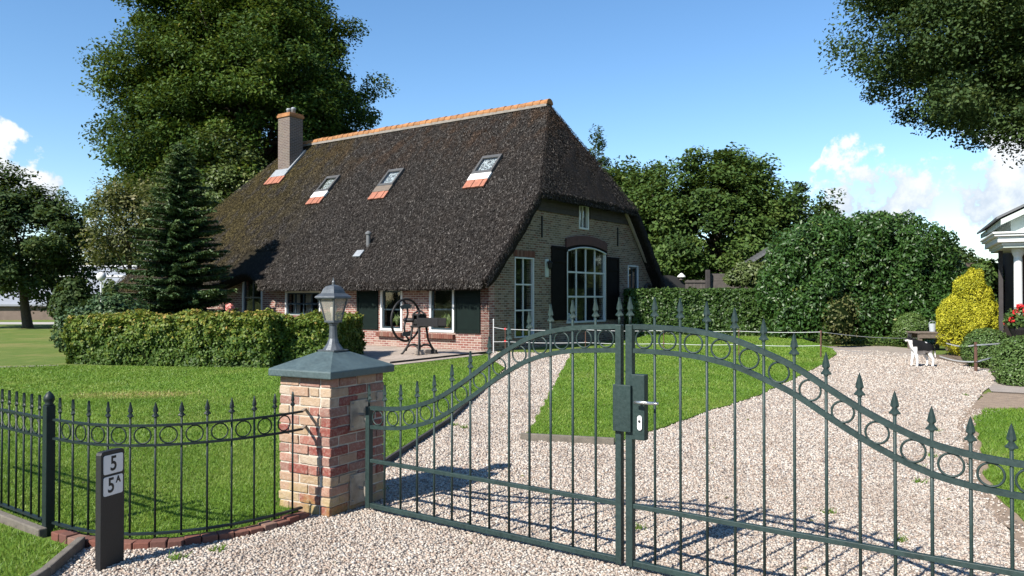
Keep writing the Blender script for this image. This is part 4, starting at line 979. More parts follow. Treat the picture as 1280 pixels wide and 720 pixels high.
# ------------------------------------------------------------------ house number post
sa, sb = Vector((-2.463, 4.735, 0)), Vector((-2.405, 4.905, 0)); sd_ = (sb - sa).normalized(); srot = math.atan2(sd_.y, sd_.x)
sp = empty('number_post', ((sa + sb) / 2), srot); tag(sp, 'black house number post with two white plates reading 5 and 5A', 'sign')
mb = MB(); W2 = .09; q = .02
poly = [(-W2, -.05), (W2, -.05), (W2, .70), (W2 - .006, .714), (W2 - q, .72), (-W2 + q, .72), (-W2 + .006, .714), (-W2, .70)]
mb.prism(poly, (0, 0, 0), (1, 0, 0), (0, 0, 1), (0, .042, 0)); mb.build('post_body', M['black'], sp, bevel=.003)
def text_mesh(name, body, size, mat, parent, loc, rot, xs=1.0):
    cu = bpy.data.curves.new(name, 'FONT'); cu.body = body; cu.size = size; cu.align_x = 'CENTER'; cu.align_y = 'CENTER'; cu.extrude = .0008; cu.offset = .0022 if size > .04 else .0006
    t = link(bpy.data.objects.new(name, cu)); dg = bpy.context.evaluated_depsgraph_get(); me = bpy.data.meshes.new_from_object(t.evaluated_get(dg))
    bpy.data.objects.remove(t); me.materials.clear(); me.materials.append(mat)
    o = link(bpy.data.objects.new(name, me), parent); o.location = loc; o.rotation_euler = rot; o.scale = (xs, 1, 1); return o
def plate(z0, z1, glyphs, lab):
    mb = MB(); c = .012; w_ = .073; poly = []
    for cx_, cz_, a0 in ((w_ - c, z1 - c, 0), (-w_ + c, z1 - c, 90), (-w_ + c, z0 + c, 180), (w_ - c, z0 + c, 270)):
        for k in range(5): a = R(a0 + 22.5 * k); poly.append((cx_ + c * math.cos(a), cz_ + c * math.sin(a)))
    mb.prism(poly, (0, -.0005, 0), (1, 0, 0), (0, 0, 1), (0, -.004, 0)); o = mb.build('number_plate', M['whitep'], sp); o['label'] = lab
    for body, size, x, z, xs in glyphs: text_mesh('lettering', body, size, M['ink'], o, (x, -.0052, z), (R(90), 0, 0), xs)
plate(.580, .695, [('5', .125, 0, .637, .85)], 'white plate reading 5')
plate(.450, .565, [('5', .125, -.018, .507, .85), ('A', .055, .036, .536, .9)], 'white plate reading 5A')

# ------------------------------------------------------------------ vegetation builders
def crown_noise(D, k=2.2, seed=0.0):
    return np.array([mnoise.noise(Vector((d[0] * k + seed, d[1] * k + seed * 1.7, d[2] * k - seed))) for d in D])
def limb(mb, a, b, r0, r1, sag=0.0, n=5):
    a, b = Vector(a), Vector(b); mid = (a + b) / 2 + Vector((random.uniform(-.2, .2), random.uniform(-.2, .2), sag)) * (b - a).length * .4
    pts = []
    for k in range(n + 1):
        t = k / n; pts.append(a * (1 - t) ** 2 + mid * 2 * t * (1 - t) + b * t * t)
    mb.tube(pts, [r0 + (r1 - r0) * k / n for k in range(n + 1)], 7)
def tree(name, label, base, trunk_h, trunk_r, cen, rad, nclump, nleaf, lsize, mat, csize=1.1, flat=.6, seed=0.0, squash=None, shell=.5, group=None, cat='tree', limbs=22, lean=(0, 0), out=.5, narrow=0.5, vbias=0.0, bark=None):
    """trunk + limbs + a crown of leaf clumps; cen/rad in world metres"""
    bx, by = base; o = empty(name, (bx, by, 0)); tag(o, label, cat, group)
    cen = np.array(cen) - [bx, by, 0]; rad = np.array(rad, float)
    D = unit(rng.normal(0, 1, (nclump, 3))); rr = rng.uniform(shell ** 3, 1, nclump) ** (1 / 3)
    D[:, 2] = np.where(D[:, 2] < -.8, -D[:, 2], D[:, 2])
    lump = 1 + .28 * crown_noise(D, 1.9, seed)
    taper = 1 - narrow * np.clip(D[:, 2], 0, 1) ** 2 * .35
    C_ = cen + D * rad * (rr * lump)[:, None] * np.column_stack([taper, taper, np.ones(nclump)])
    C_ = C_[C_[:, 2] > .35]
    nclump = len(C_)
    cs = csize * rng.uniform(.6, 1.35, nclump)
    n = nclump * nleaf; ci = np.repeat(np.arange(nclump), nleaf)
    off = rng.normal(0, .46, (n, 3)); q_ = np.linalg.norm(off, axis=1, keepdims=True); off *= np.minimum(1, .95 * rng.uniform(.6, 1, (n, 1)) / q_); off[:, 2] *= flat
    P = C_[ci] + off * cs[ci][:, None]
    outw = unit((C_[ci] - cen) / rad); P[:, 2] -= .18 * cs[ci] * (off[:, 0] ** 2 + off[:, 1] ** 2)
    V, F = leaves(P, outw * out + np.array([0, 0, .75]), lsize, lsize * .58, .55)
    cv = rng.normal(0, .17, nclump); var = np.clip(.42 + cv[ci] + rng.normal(0, .14, n) + .12 * off[:, 2] + vbias, 0, 1)
    npmesh('crown', V, F, mat, o, var=var)
    mb = MB(); top = Vector((cen[0] * .8 + lean[0], cen[1] * .8 + lean[1], min(cen[2] + rad[2] * .35, trunk_h * 2.6)))
    fork = Vector((cen[0] * .3, cen[1] * .3, trunk_h))
    mb.tube([(0, 0, -.1), (0, 0, .15), fork * .5 + Vector((0, 0, 0)), fork, fork.lerp(top, .5), top], [trunk_r * 1.5, trunk_r * 1.12, trunk_r, trunk_r * .85, trunk_r * .5, trunk_r * .15], 10)
    for k in rng.choice(nclump, min(limbs, nclump), replace=False):
        st_ = fork.lerp(top, random.uniform(0, .75)); limb(mb, st_, C_[k], trunk_r * .32, trunk_r * .05, .12)
    mb.build('trunk', bark or M['bark'], o, smooth=True); return o

def box_leaves(n, dims, lsz, inset=.07, seed=0.0, bulge=.08, bottom=0.0):
    """leaves over the sides and top of a clipped box (local, base at z=0)"""
    lx, ly, h = dims; areas = np.array([lx * h, lx * h, ly * h, ly * h, lx * ly * 1.3]); k = rng.multinomial(n, areas / areas.sum())
    P, N_ = [], []
    def mk(m, f, nn): u, v = rng.random(m), rng.random(m); P.append(f(u, v)); N_.append(np.repeat(np.array([nn], float), m, 0))
    mk(k[0], lambda u, v: np.column_stack([(u - .5) * lx, -ly / 2 + 0 * u, v * h]), (0, -1, .25)); mk(k[1], lambda u, v: np.column_stack([(u - .5) * lx, ly / 2 + 0 * u, v * h]), (0, 1, .25))
    mk(k[2], lambda u, v: np.column_stack([-lx / 2 + 0 * u, (u - .5) * ly, v * h]), (-1, 0, .25)); mk(k[3], lambda u, v: np.column_stack([lx / 2 + 0 * u, (u - .5) * ly, v * h]), (1, 0, .25))
    mk(k[4], lambda u, v: np.column_stack([(u - .5) * lx, (v - .5) * ly, h + 0 * u]), (0, 0, 1))
    P, N_ = np.concatenate(P), np.concatenate(N_)
    nz_ = np.array([mnoise.noise(Vector((p[0] * 1.6 + seed, p[1] * 1.6, p[2] * 1.6))) for p in P]); nf = np.array([mnoise.noise(Vector((p[0] * 5 + seed, p[1] * 5, p[2] * 5))) for p in P])
    P += N_ * (nz_ * bulge + nf * bulge * .7 - np.abs(rng.normal(0, inset, len(P))))[:, None]; P += rng.normal(0, .02, P.shape)
    P[:, 2] = np.maximum(P[:, 2], .02); return P, N_, nf
def hedge(name, label, c, dims, rot, n, lsz, mat, group=None, seed=0.0, vf=None, z0=0.0, bulge=.08, jit=.6):
    o = empty(name, (c[0], c[1], z0), rot); tag(o, label, 'hedge', group)
    P, N_, nf = box_leaves(n, dims, lsz, seed=seed, bulge=bulge)
    V, F = leaves(P, N_, lsz, lsz * .62, jit)
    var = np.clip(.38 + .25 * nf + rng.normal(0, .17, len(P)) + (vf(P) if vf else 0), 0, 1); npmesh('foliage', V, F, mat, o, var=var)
    mb = MB(); i = .17; mb.box(-dims[0] / 2 + i, dims[0] / 2 - i, -dims[1] / 2 + i, dims[1] / 2 - i, 0.02, dims[2] - i); mb.build('twigs', M['core'], o, bevel=.1); return o
def blob_shrub(name, label, c, blobs, n, lsz, mat, cat='shrub', group=None, rot=0.0, asp=.6, jit=.55, bump_=.12, bk=3.0, seed=0.0, up=.25, z0=0.0, vbias=0.0, axis_up=False, depth=.06, tufts=0, tsize=(.3, .5), tup=.2, core=.80, sq=0):
    """shrub whose surface follows a union of ellipsoids (local centres, radii)"""
    o = empty(name, (c[0], c[1], z0), rot); tag(o, label, cat, group)
    B = [(np.array(a, float), np.array(r, float)) for a, r in blobs]; nb0 = len(B)
    for q in range(tufts):
        a, r = B[rng.choice(nb0, p=np.array([x[1][0] * x[1][2] for x in B[:nb0]]) / sum(x[1][0] * x[1][2] for x in B[:nb0]))]; d = unit(rng.normal(0, 1, 3)); d[2] = abs(d[2]) * 1.1 - tup; d = unit(d); d = d / (np.abs(d) ** sq).sum() ** (1 / sq) if sq else d; tr = rng.uniform(*tsize)
        B.append((a + d * r * .93, np.array([tr * .8, tr * .8, tr * 1.25])))
    ar = np.array([r[0] * r[2] + r[0] * r[1] + r[1] * r[2] for _, r in B]); k = rng.multinomial(n, ar / ar.sum())
    P, N_ = [], []
    for (a, r), m in zip(B, k):
        D = unit(rng.normal(0, 1, (m, 3))); lum = 1 + bump_ * crown_noise(D, bk, seed + a[0]) + bump_ * .6 * crown_noise(D, bk * 3, seed + a[2]) - np.abs(rng.normal(0, depth, m))
        D2 = D / (np.abs(D) ** sq).sum(1, keepdims=True) ** (1 / sq) if sq else D
        P.append(a + D2 * r * lum[:, None]); N_.append(unit(D / r))
    P, N_ = np.concatenate(P), np.concatenate(N_); keep = P[:, 2] > .02
    for a, r in B[:nb0]: keep &= ~((((P - a) / (r * core)) ** 2).sum(1) < 1)
    P, N_ = P[keep], N_[keep]
    V, F = leaves(P, N_ + np.array([0, 0, up]), lsz, lsz * asp, jit, (N_ * .6 + np.array([0, 0, .8])) if axis_up else None, .45)
    nf = crown_noise(P, 2.4, seed); var = np.clip(.45 + .28 * nf + rng.normal(0, .17, len(P)) + vbias, 0, 1); npmesh('foliage', V, F, mat, o, var=var)
    mb = MB()
    for a, r in B[:nb0]:
        rr = r * core; prof = []
        for q in range(9):
            th = -math.pi / 2 + math.pi * q / 8; prof.append((max(.003, math.cos(th)), math.sin(th)))
        n0 = len(mb.v); mb.lathe(prof, (0, 0, 0), 12)
        mb.v[n0:] = [(a[0] + x * rr[0], a[1] + y * rr[1], max(.0, a[2] + z * rr[2])) for x, y, z in mb.v[n0:]]
    mb.build('twigs', M['core'], o, smooth=True); return o
# ------------------------------------------------------------------ trees and hedges
tree('beech_tree', 'huge dark beech tree towering behind the thatched roof', (-15.6, 47), 6, .55, (-15.9, 47, 12.6), (7.7, 7.4, 12.0), 1150, 380, .108, L['beech'], csize=1.45, flat=.62, seed=3.1, shell=.45, limbs=40, out=.35, narrow=1.0)
tree('garden_tree', 'pale green leafy tree between the spruce and the thatched roof', (-15.6, 41.5), 3, .2, (-15.4, 41.5, 6.3), (3.8, 2.6, 3.8), 230, 170, .11, L['pale'], csize=.85, flat=.7, seed=5.5, shell=.4)
tree('birch_tree', 'loose olive green tree with hanging twigs left of the spruce', (-17.6, 36), 2.2, .14, (-17.3, 36, 4.9), (2.3, 1.8, 2.0), 95, 120, .085, L['olive'], csize=.62, flat=1.2, seed=8.2, shell=.35, narrow=.4)
tree('garden_tree', 'round dark tree standing alone on the lawn at the left edge', (-26.3, 42.8), 1.9, .24, (-27.1, 42.8, 4.5), (4.9, 3.8, 3.7), 300, 170, .11, L['oak'], csize=1.0, flat=.6, seed=11, shell=.45, lean=(.2, 0))
tree('garden_tree', 'leafy tree beyond the left edge of the photo whose shade falls on the lawn', (-28.5, 21.5), 2.4, .22, (-28.5, 21.5, 6), (3.4, 3.0, 3.4), 90, 110, .13, L['oak'], csize=1.1, seed=12)
tree('broad_tree', 'widest of the trees behind the clipped hedge, right of the gable', (12.3, 46), 2.5, .3, (12.1, 46, 4.9), (5.6, 4.2, 4.9), 420, 190, .125, L['mid'], csize=1.15, flat=.6, seed=21, shell=.5, group='trees beyond the hedge')
tree('broad_tree', 'tree beyond the fence showing between the gable and the widest tree', (7.4, 49), 2.5, .28, (7.3, 49, 5.2), (4.3, 3.6, 4.5), 300, 180, .125, L['mid'], csize=1.05, flat=.65, seed=24, shell=.5, group='trees beyond the hedge', vbias=.04)
tree('slender_tree', 'slender grey green tree top rising beside the roof slope', (5.5, 54), 4, .18, (5.8, 54, 9.2), (1.3, 1.2, 3.6), 60, 90, .10, L['oak'], csize=.7, flat=.9, seed=27, shell=.1, group='trees beyond the hedge', cat='tree', vbias=.1)
tree('broad_tree', 'lower dark tree behind the glossy laurel', (17.6, 47), 2.5, .25, (17.2, 47, 3.9), (4.4, 3.4, 3.7), 170, 150, .115, L['oak'], csize=1.0, flat=.6, seed=31, shell=.5, group='trees beyond the hedge')
tree('broad_tree', 'dark tree low behind the wooden screen at the right', (25.5, 46), 2.5, .25, (25.5, 46, 2.2), (3.8, 3.4, 2.4), 120, 120, .12, L['oak'], csize=1.0, flat=.6, seed=34, shell=.5, group='trees beyond the hedge')
tree('oak_tree', 'big dark tree whose branches hang into the top right corner', (20.5, 26), 5.5, .5, (20.6, 25.5, 11.5), (9.4, 5.6, 6.3), 1250, 400, .068, L['oak'], csize=1.05, flat=.65, seed=41, shell=.45, limbs=60, out=.35, narrow=.4)
for x, y, h, r_, sd2, lab in ((-43, 86, 7.0, 6, 51, 'far tree behind the left barn'), (-32, 90, 8.5, 6, 52, 'far tree between the two barns'), (-56, 84, 8, 7, 53, 'far tree beyond the left edge behind the barns'), (-21, 95, 9, 7, 54, 'far dark tree behind the birch')):
    tree('distant_tree', lab, (x, y), 2.5, .3, (x, y, h * .52), (r_, 4, h * .5), 110, 100, .2, L['oak'], csize=1.5, seed=sd2, shell=.4, limbs=8, group='far trees behind the barns')
# far woods closing the horizon; unseen band behind added for window reflections: one mass
a_ = rng.uniform(0, 2 * np.pi, 34000); r_ = rng.uniform(-6, 6, 34000) + np.where(np.sin(a_) > 0, 155, 62)
P = np.column_stack([r_ * np.cos(a_) * 1.7, r_ * np.sin(a_), 0 * a_])
hh = 6 + 3.0 * np.array([mnoise.noise(Vector((p[0] * .05, p[1] * .05, 1))) for p in P]); P[:, 2] = rng.random(34000) ** .6 * hh
V, F = leaves(P, np.column_stack([-P[:, :2] / 100, 0 * a_ + .5]), .75, .5, .6)
tag(npmesh('far_woods_and_added_band', V, F, L['oak'], var=np.clip(rng.normal(.45, .2, len(P)), 0, 1)), 'line of far woods along the horizon, with an unseen added band behind the camera', 'woods', kind='stuff')

tree('broad_tree', 'dark tree rising behind the pale porch roof at the right edge', (27.5, 38.5), 3, .25, (28.6, 38.5, 3.9), (3.6, 3.4, 3.6), 200, 150, .12, L['oak'], csize=1.0, seed=37, shell=.45, group='trees beyond the hedge')
# spruce: whorls of drooping boughs
def spruce(name, label, base, H_, rad, mat):
    o = empty(name, (*base, 0)); tag(o, label, 'tree'); P, N_, A = [], [], []; mb = MB()
    mb.tube([(0, 0, 0), (0, 0, H_ * .5), (0, 0, H_)], [.16, .09, .012], 8)
    z = .45; wn = 0
    while z < H_ - .12:
        f = 1 - z / H_; L_ = rad * (f ** .66) * random.uniform(.86, 1.08) + .06; nb = max(5, int(7 + 7 * f)); a0 = random.uniform(0, 6.28)
        for b in range(nb):
            a = a0 + 2 * math.pi * b / nb + random.uniform(-.2, .2); Lb = L_ * random.uniform(.72, 1.12); d = np.array([math.cos(a), math.sin(a), 0]); sd3 = np.array([-d[1], d[0], 0])
            m = max(5, int(Lb * 9)); tip = None; zj = z + random.uniform(-.1, .1)
            for q in range(m + 1):
                t = (q + .4) / (m + .4); p = d * Lb * t + np.array([0, 0, zj - .30 * Lb * t * (1 - .75 * t)]); wdt = Lb * .36 * (1 - t) + .06; k = int(20 + 190 * wdt)
                u = rng.uniform(-1, 1, k); pp = p + sd3 * (u * wdt)[:, None] + d * rng.normal(.0, .06, k)[:, None] + d * (np.abs(u) * wdt * -.35)[:, None] + np.array([0, 0, -1]) * (np.abs(u) * wdt * .35 + np.abs(rng.normal(0, .04, k)))[:, None]
                P.append(pp); N_.append(np.repeat(np.array([[0, 0, 1.]]), k, 0)); A.append(np.repeat((d)[None], k, 0) + sd3 * (u * .9)[:, None]); tip = p
            mb.tube([(0, 0, zj), tuple(d * Lb * .5 + np.array([0, 0, zj - .30 * Lb * .5 * .62])), tuple(tip)], [.03 * f + .008, .015, .003], 5)
        z += .17 + .15 * f; wn += 1
    P, N_, A = np.concatenate(P), np.concatenate(N_), np.concatenate(A)
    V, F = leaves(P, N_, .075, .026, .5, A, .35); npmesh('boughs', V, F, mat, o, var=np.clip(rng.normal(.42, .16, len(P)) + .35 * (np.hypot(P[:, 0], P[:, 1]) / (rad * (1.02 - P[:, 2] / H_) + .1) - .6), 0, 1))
    mb.build('trunk', M['bark'], o, smooth=True); return o
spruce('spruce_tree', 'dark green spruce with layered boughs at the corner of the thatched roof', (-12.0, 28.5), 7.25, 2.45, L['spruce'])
blob_shrub('conifer_shrub', 'low dark conifer shrub in front of the spruce behind the hedge', (-12.2, 24), [((0, 0, .8), (1.1, .9, .95)), ((-.9, .2, .6), (.8, .8, .75))], 9000, .06, L['spruce'], seed=3, bump_=.3)
blob_shrub('dark_shrub', 'dark round shrub beneath the pale pole lamp beyond the hedge', (-22.3, 40), [((0, 0, 1.2), (.95, .9, 1.4)), ((.9, .2, .7), (.9, .8, .8))], 6000, .10, L['oak'], seed=6, bump_=.25)
blob_shrub('pale_shrub', 'tall pale green shrub beside the pole lamp behind the hedge', (-16.8, 33), [((0, 0, 1.15), (.42, .42, 1.15)), ((.25, .1, .8), (.4, .4, .8))], 3000, .085, L['pale'], seed=7, bump_=.3)
blob_shrub('dark_shrub', 'broad dark shrub mass between the pale shrub and the spruce', (-14.6, 34), [((0, 0, .6), (1.5, 1, .75)), ((2.0, .2, .8), (1.4, 1, 1.0))], 8000, .09, L['oak'], seed=9, bump_=.25)

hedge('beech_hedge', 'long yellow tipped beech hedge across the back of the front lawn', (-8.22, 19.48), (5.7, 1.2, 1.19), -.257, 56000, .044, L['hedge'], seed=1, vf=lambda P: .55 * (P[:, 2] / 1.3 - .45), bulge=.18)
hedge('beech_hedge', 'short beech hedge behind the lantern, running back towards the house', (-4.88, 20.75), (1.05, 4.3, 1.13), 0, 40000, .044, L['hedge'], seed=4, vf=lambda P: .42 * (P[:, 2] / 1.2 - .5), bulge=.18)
hedge('clipped_hedge', 'clipped dark green hedge between the gable and the laurel', (8.35, 30.3), (7.9, 1.1, 1.72), 0, 40000, .062, L['hornbeam'], seed=9, z0=.22, bulge=.10)
blob_shrub('laurel_shrub', 'huge glossy laurel at the end of the gravel drive', (12.55, 28.6), [((-1.5, 0, 1.85), (1.75, 1.5, 2.35)), ((.2, .1, 2.0), (1.8, 1.6, 2.5)), ((1.75, .1, 1.95), (1.35, 1.4, 2.42)), ((2.5, .1, 1.7), (.85, 1.1, 1.9)), ((-2.5, -.2, 1.2), (.85, 1.0, 1.75)), ((.5, -.6, .7), (2.3, 1.1, 1.0))], 84000, .078, L['laurel'], asp=.42, seed=2, bump_=.16, bk=2.2, z0=.2, jit=.85, depth=.10, tufts=60, tsize=(.28, .58), sq=3)
blob_shrub('rose_bush', 'thin brownish bush on the lawn edge in front of the laurel', (10.75, 25.8), [((0, 0, .75), (.55, .45, .75)), ((.2, .1, 1.05), (.4, .4, .55))], 1700, .05, L['olive'], seed=5, bump_=.4, z0=.15, depth=.3)
blob_shrub('box_ball', 'small clipped green ball behind the wooden garden table', (13.35, 26.4), [((0, 0, .55), (.55, .5, .55))], 5000, .035, L['box'], cat='shrub', seed=8, z0=.05)
blob_shrub('golden_conifer', 'bright yellow conifer bush beside the drive', (12.92, 22.3), [((-.05, 0, .78), (.76, .66, .80)), ((-.28, 0, 1.0), (.52, .5, .56)), ((.34, 0, 1.05), (.46, .45, .6)), ((.10, 0, 1.6), (.42, .40, .60)), ((.14, 0, 2.0), (.22, .22, .46))], 70000, .030, L['gold'], asp=.5, seed=3, bump_=.22, bk=5.5, up=.3, axis_up=True, depth=.09, tufts=75, tsize=(.10, .24), tup=.05, core=.66)
blob_shrub('box_ball', 'clipped green bush behind the brown tape post', (11.2, 18.6), [((0, 0, .42), (.56, .52, .52))], 9000, .024, L['box'], seed=12, bump_=.06)
blob_shrub('box_ball', 'large clipped green bush at the right edge of the photo', (9.85, 15.0), [((0, 0, .38), (.68, .62, .56)), ((-.3, -.25, .15), (.42, .4, .34))], 12000, .024, L['box'], seed=14, bump_=.07)
blob_shrub('climbing_plant', 'leafy climber under the eaves of the pale porch', (14.6, 24.2), [((0, 0, 2.2), (.6, .4, .6)), ((.1, 0, 1.2), (.35, .3, 1.2))], 3500, .06, L['mid'], cat='plant', seed=15, bump_=.35)
blob_shrub('vine_plant', 'bright leafy vine hanging over the brown board fence beside the laurel', (9.9, 33.0), [((0, 0, 2.6), (.75, .35, .5)), ((.7, 0, 2.5), (.6, .35, .6)), ((-.6, 0, 2.45), (.4, .3, .3))], 4200, .075, L['pale'], cat='plant', seed=17, bump_=.4)
mb = MB(); n0 = 60; Pp = []
o = empty('border_plants', (11.9, 26.6, .05)); tag(o, 'low flowering plants in the bed at the foot of the laurel', 'plants', kind='stuff')
PB_ = np.column_stack([rng.uniform(-1.6, 1.6, 1500), rng.uniform(-.35, .35, 1500), rng.uniform(0, .3, 1500)]); V, F = leaves(PB_, np.repeat(np.array([[0, -.4, 1.]]), 1500, 0), .04, .026, .7)
npmesh('foliage', V, F, L['mid'], o, var=rng.random(1500))['kind'] = 'stuff'

# ------------------------------------------------------------------ other buildings and fences
def gable_block(name, label, loc, rot, wx, wy, ez, rzz, wallm, roofm, over=.25, wins=()):
    o = empty(name, loc, rot); tag(o, label, 'building')
    mb = MB(); mb.box(-wx / 2, wx / 2, -wy / 2, wy / 2, 0, ez); mb.prism([(-wy / 2, ez), (wy / 2, ez), (0, rzz - .12)], (-wx / 2, 0, 0), (0, 1, 0), (0, 0, 1), (wx, 0, 0)); mb.build('wall', wallm, o)
    mb = MB(); k = (rzz - ez) / (wy / 2)
    for sgn in (-1, 1): mb.prism([(sgn * (wy / 2 + over), ez - over * k), (0, rzz), (0, rzz + .14), (sgn * (wy / 2 + over), ez - over * k + .14)], (-wx / 2 - over, 0, 0), (0, 1, 0), (0, 0, 1), (wx + 2 * over, 0, 0))
    mb.build('roof', roofm, o)
    mb = MB(); mb.box(-wx / 2 - over, wx / 2 + over, -.25, .25, rzz + .08, rzz + .22); mb.build('ridge_cap', M['whitep'], o)
    for u, z, w_, h_ in wins:
        mb = MB(); mb.box(u - w_ / 2, u + w_ / 2, -wy / 2 - .05, -wy / 2 - .005, z, z + h_); f = mb.build('window', M['white'], o)
        mb = MB(); mb.box(u - w_ / 2 + .08, u - .04, -wy / 2 - .06, -wy / 2 - .052, z + .08, z + h_ - .08); mb.box(u + .04, u + w_ / 2 - .08, -wy / 2 - .06, -wy / 2 - .052, z + .08, z + h_ - .08); mb.build('pane', M['darkint'], f)
    return o
gable_block('barn', 'low barn with a pale grey roof behind the left lawn tree', (-37.0, 62, 0), R(8), 13, 8, 1.15, 3.2, M['barnwall'], M['barnroof'], wins=((2.9, .35, 1.0, .55),))
gable_block('barn', 'long grey roofed barn showing between the birch and the spruce', (-31.5, 74, 0), R(4), 17, 9, 1.3, 4.45, M['barnwall'], M['barnroof'])
shed = empty('shed', (13.1, 39, 0), R(-8)); tag(shed, 'small shed with a grey ribbed roof behind the vine and the laurel', 'building')
mb = MB(); mb.box(-1.8, 1.8, -1.5, 1.5, 0, 2.9); mb.build('wall', M['darkwood'], shed)
mb = MB(); mb.prism([(-2.0, 2.95), (.2, 4.35), (2.4, 2.95), (2.4, 3.03), (.2, 4.45), (-2.0, 3.03)], (0, 1.7, 0), (1, 0, 0), (0, 0, 1), (0, -3.4, 0))
for k in range(14):
    x = -1.9 + k * .15; z = 3.03 + (x + 2.0) * 1.42 / 2.2; mb.box(x, x + .05, -1.7, 1.7, z - .03, z + .06)
mb.build('roof', M['slate'], shed)
mb = MB(); mb.prism([(-1.8, 2.9), (.2, 4.2), (2.1, 2.9)], (0, -1.5, 0), (1, 0, 0), (0, 0, 1), (0, .05, 0)); mb.build('gable_cladding', M['slate'], shed)

gt = empty('garden_gate', (6.85, 34.3, 0)); tag(gt, 'black arched wooden garden door beside the gable', 'gate')
mb = MB(); pts = [(-.8, 0), (.75, 0), (.75, 2.2)] + [(.75 - 1.2 * k / 8, 2.2 + .42 * math.sin(math.pi / 2 * min(1, k / 5))) for k in range(1, 9)] + [(-.8, 2.45)]
mb.prism(pts, (0, 0, 0), (1, 0, 0), (0, 0, 1), (0, .06, 0)); mb.build('door_leaf', M['ink'], gt)
mb = MB(); mb.box(-.75, .7, -.04, -.002, .5, .62); mb.box(-.75, .7, -.04, -.002, 1.9, 2.02); mb.build('ledge', M['darkwood'], gt)
bf = empty('board_fence', (7.95, 34.2, 0)); tag(bf, 'dark vertical board fence panel between the black garden door and the post', 'fence')
mb = MB()
for k in range(6): mb.box(-.42 + k * .15, -.42 + k * .15 + .14, 0, .03, 0, 2.42 - .015 * (k % 2))
mb.build('boards', M['greywood'], bf); mb = MB(); mb.box(-.45, .5, -.04, -.002, 2.3, 2.38); mb.build('rail', M['greywood'], bf)
mb = MB(); mb.box(8.38, 8.56, 34.0, 34.18, 0, 2.85); tag(mb.build('timber_post', M['darkwood'], bevel=.02), 'thick dark timber post between the two board fences', 'post')
bf = empty('board_fence', (9.95, 34.2, 0)); tag(bf, 'brown horizontal board fence panel between the timber post and the laurel', 'fence')
mb = MB()
for k in range(8): mb.box(-1.35, 1.5, 0 + .012 * (k % 2), .03 + .012 * (k % 2), .1 + k * .325, .1 + k * .325 + .315)
mb.build('boards', M['greywood'], bf, bevel=.006); [(MB().box(a, a + .08, -.05, -.002, 0, 2.68)).build('upright', M['greywood'], bf) for a in (-1.36, 1.4)]
fl = empty('garden_lantern', (7.36, 34.22, 2.42)); tag(fl, 'little white capped lantern on top of the dark board fence', 'lantern')
mb = MB(); mb.lathe([(.10, 0), (.10, .12)], (0, 0, 0), 8); mb.build('lantern_body', M['greywood'], fl); mb = MB(); mb.lathe([(.18, .12), (.17, .16), (.06, .27), (.01, .30)], (0, 0, 0), 10); mb.build('lantern_cap', M['whitep'], fl)
scn = empty('timber_screen', (16.9, 28.8, 0)); tag(scn, 'wooden screen with a pale top beam between the laurel and the yellow conifer', 'fence')
mb = MB()
for k in range(9): mb.box(-1.1 + k * .2, -1.1 + k * .2 + .18, 0, .03, 0, 2.45)
mb.build('boards', M['oldwood'], scn); mb = MB(); mb.box(-1.5, 2.4, -.08, .05, 2.78, 2.92); mb.build('top_beam', M['oldwood'], scn); [(MB().box(a, a + .1, -.06, .06, 0, 2.78)).build('upright', M['oldwood'], scn) for a in (-1.2, 1.9)]

# neighbouring villa at the right edge
vl = empty('villa', (12.15, 19.9, 0), R(-26)); tag(vl, 'neighbouring house with a white porch cornice at the right edge of the photo', 'house')
mb = MB(); mb.box(.75, 9, 2.2, 5.5, 0, 3.3); mb.build('wall', M['brownwall'], vl)
mb = MB(); mb.box(.25, 9, .25, 3.2, 2.92, 2.98); mb.build('porch_ceiling', M['palegreen'], vl)
mb = MB()
for e, z0, z1 in ((.22, 2.98, 3.05), (.12, 3.05, 3.20), (.04, 3.20, 3.26), (0, 3.26, 3.31)): mb.box(e, 9.2, e, 3.4, z0, z1)
mb.build('cornice', M['white'], vl, bevel=.012)
mb = MB(); mb.prism([(.45, 3.31), (9, 3.31), (9, 5.6), (4.6, 5.6), (.45, 3.62)], (0, .5, 0), (1, 0, 0), (0, 0, 1), (0, 5, 0)); mb.build('gable_front', M['palegreen'], vl)
mb = MB(); mb.prism([(.2, 3.50), (4.75, 5.75), (4.75, 5.95), (.2, 3.64)], (0, .2, 0), (1, 0, 0), (0, 0, 1), (0, 5.4, 0)); mb.build('roof', M['palegreen'], vl)
mb = MB(); mb.prism([(.1, 3.64), (4.7, 5.95), (4.7, 6.05), (.1, 3.70)], (0, .15, 0), (1, 0, 0), (0, 0, 1), (0, 5.5, 0)); mb.build('roof_covering', M['slate'], vl)
for x in (.62, 4.2, 7.2):
    mb = MB(); mb.lathe([(.14, 0), (.14, .12), (.10, .16), (.095, 2.7), (.12, 2.75), (.14, 2.82), (.14, 2.92)], (x, .7, 0), 14); mb.build('column', M['white'], vl, smooth=False)
mb = MB(); mb.box(.30, .40, 1.75, 1.85, 0, 2.92); mb.build('door_post', M['darkwood'], vl)
mb = MB(); mb.box(2.3, 3.3, 2.14, 2.19, .1, 2.3); d = mb.build('door', M['shutterb'], vl); mb = MB(); mb.box(2.2, 2.3, 2.13, 2.195, .1, 2.4); mb.box(3.3, 3.4, 2.13, 2.195, .1, 2.4); mb.box(2.2, 3.4, 2.13, 2.195, 2.4, 2.5); mb.build('door_frame', M['white'], d)
fp2 = empty('geranium_planter', (11.55, 17.85, 0)); tag(fp2, 'tall dark planter of red geraniums beside the porch', 'planter')
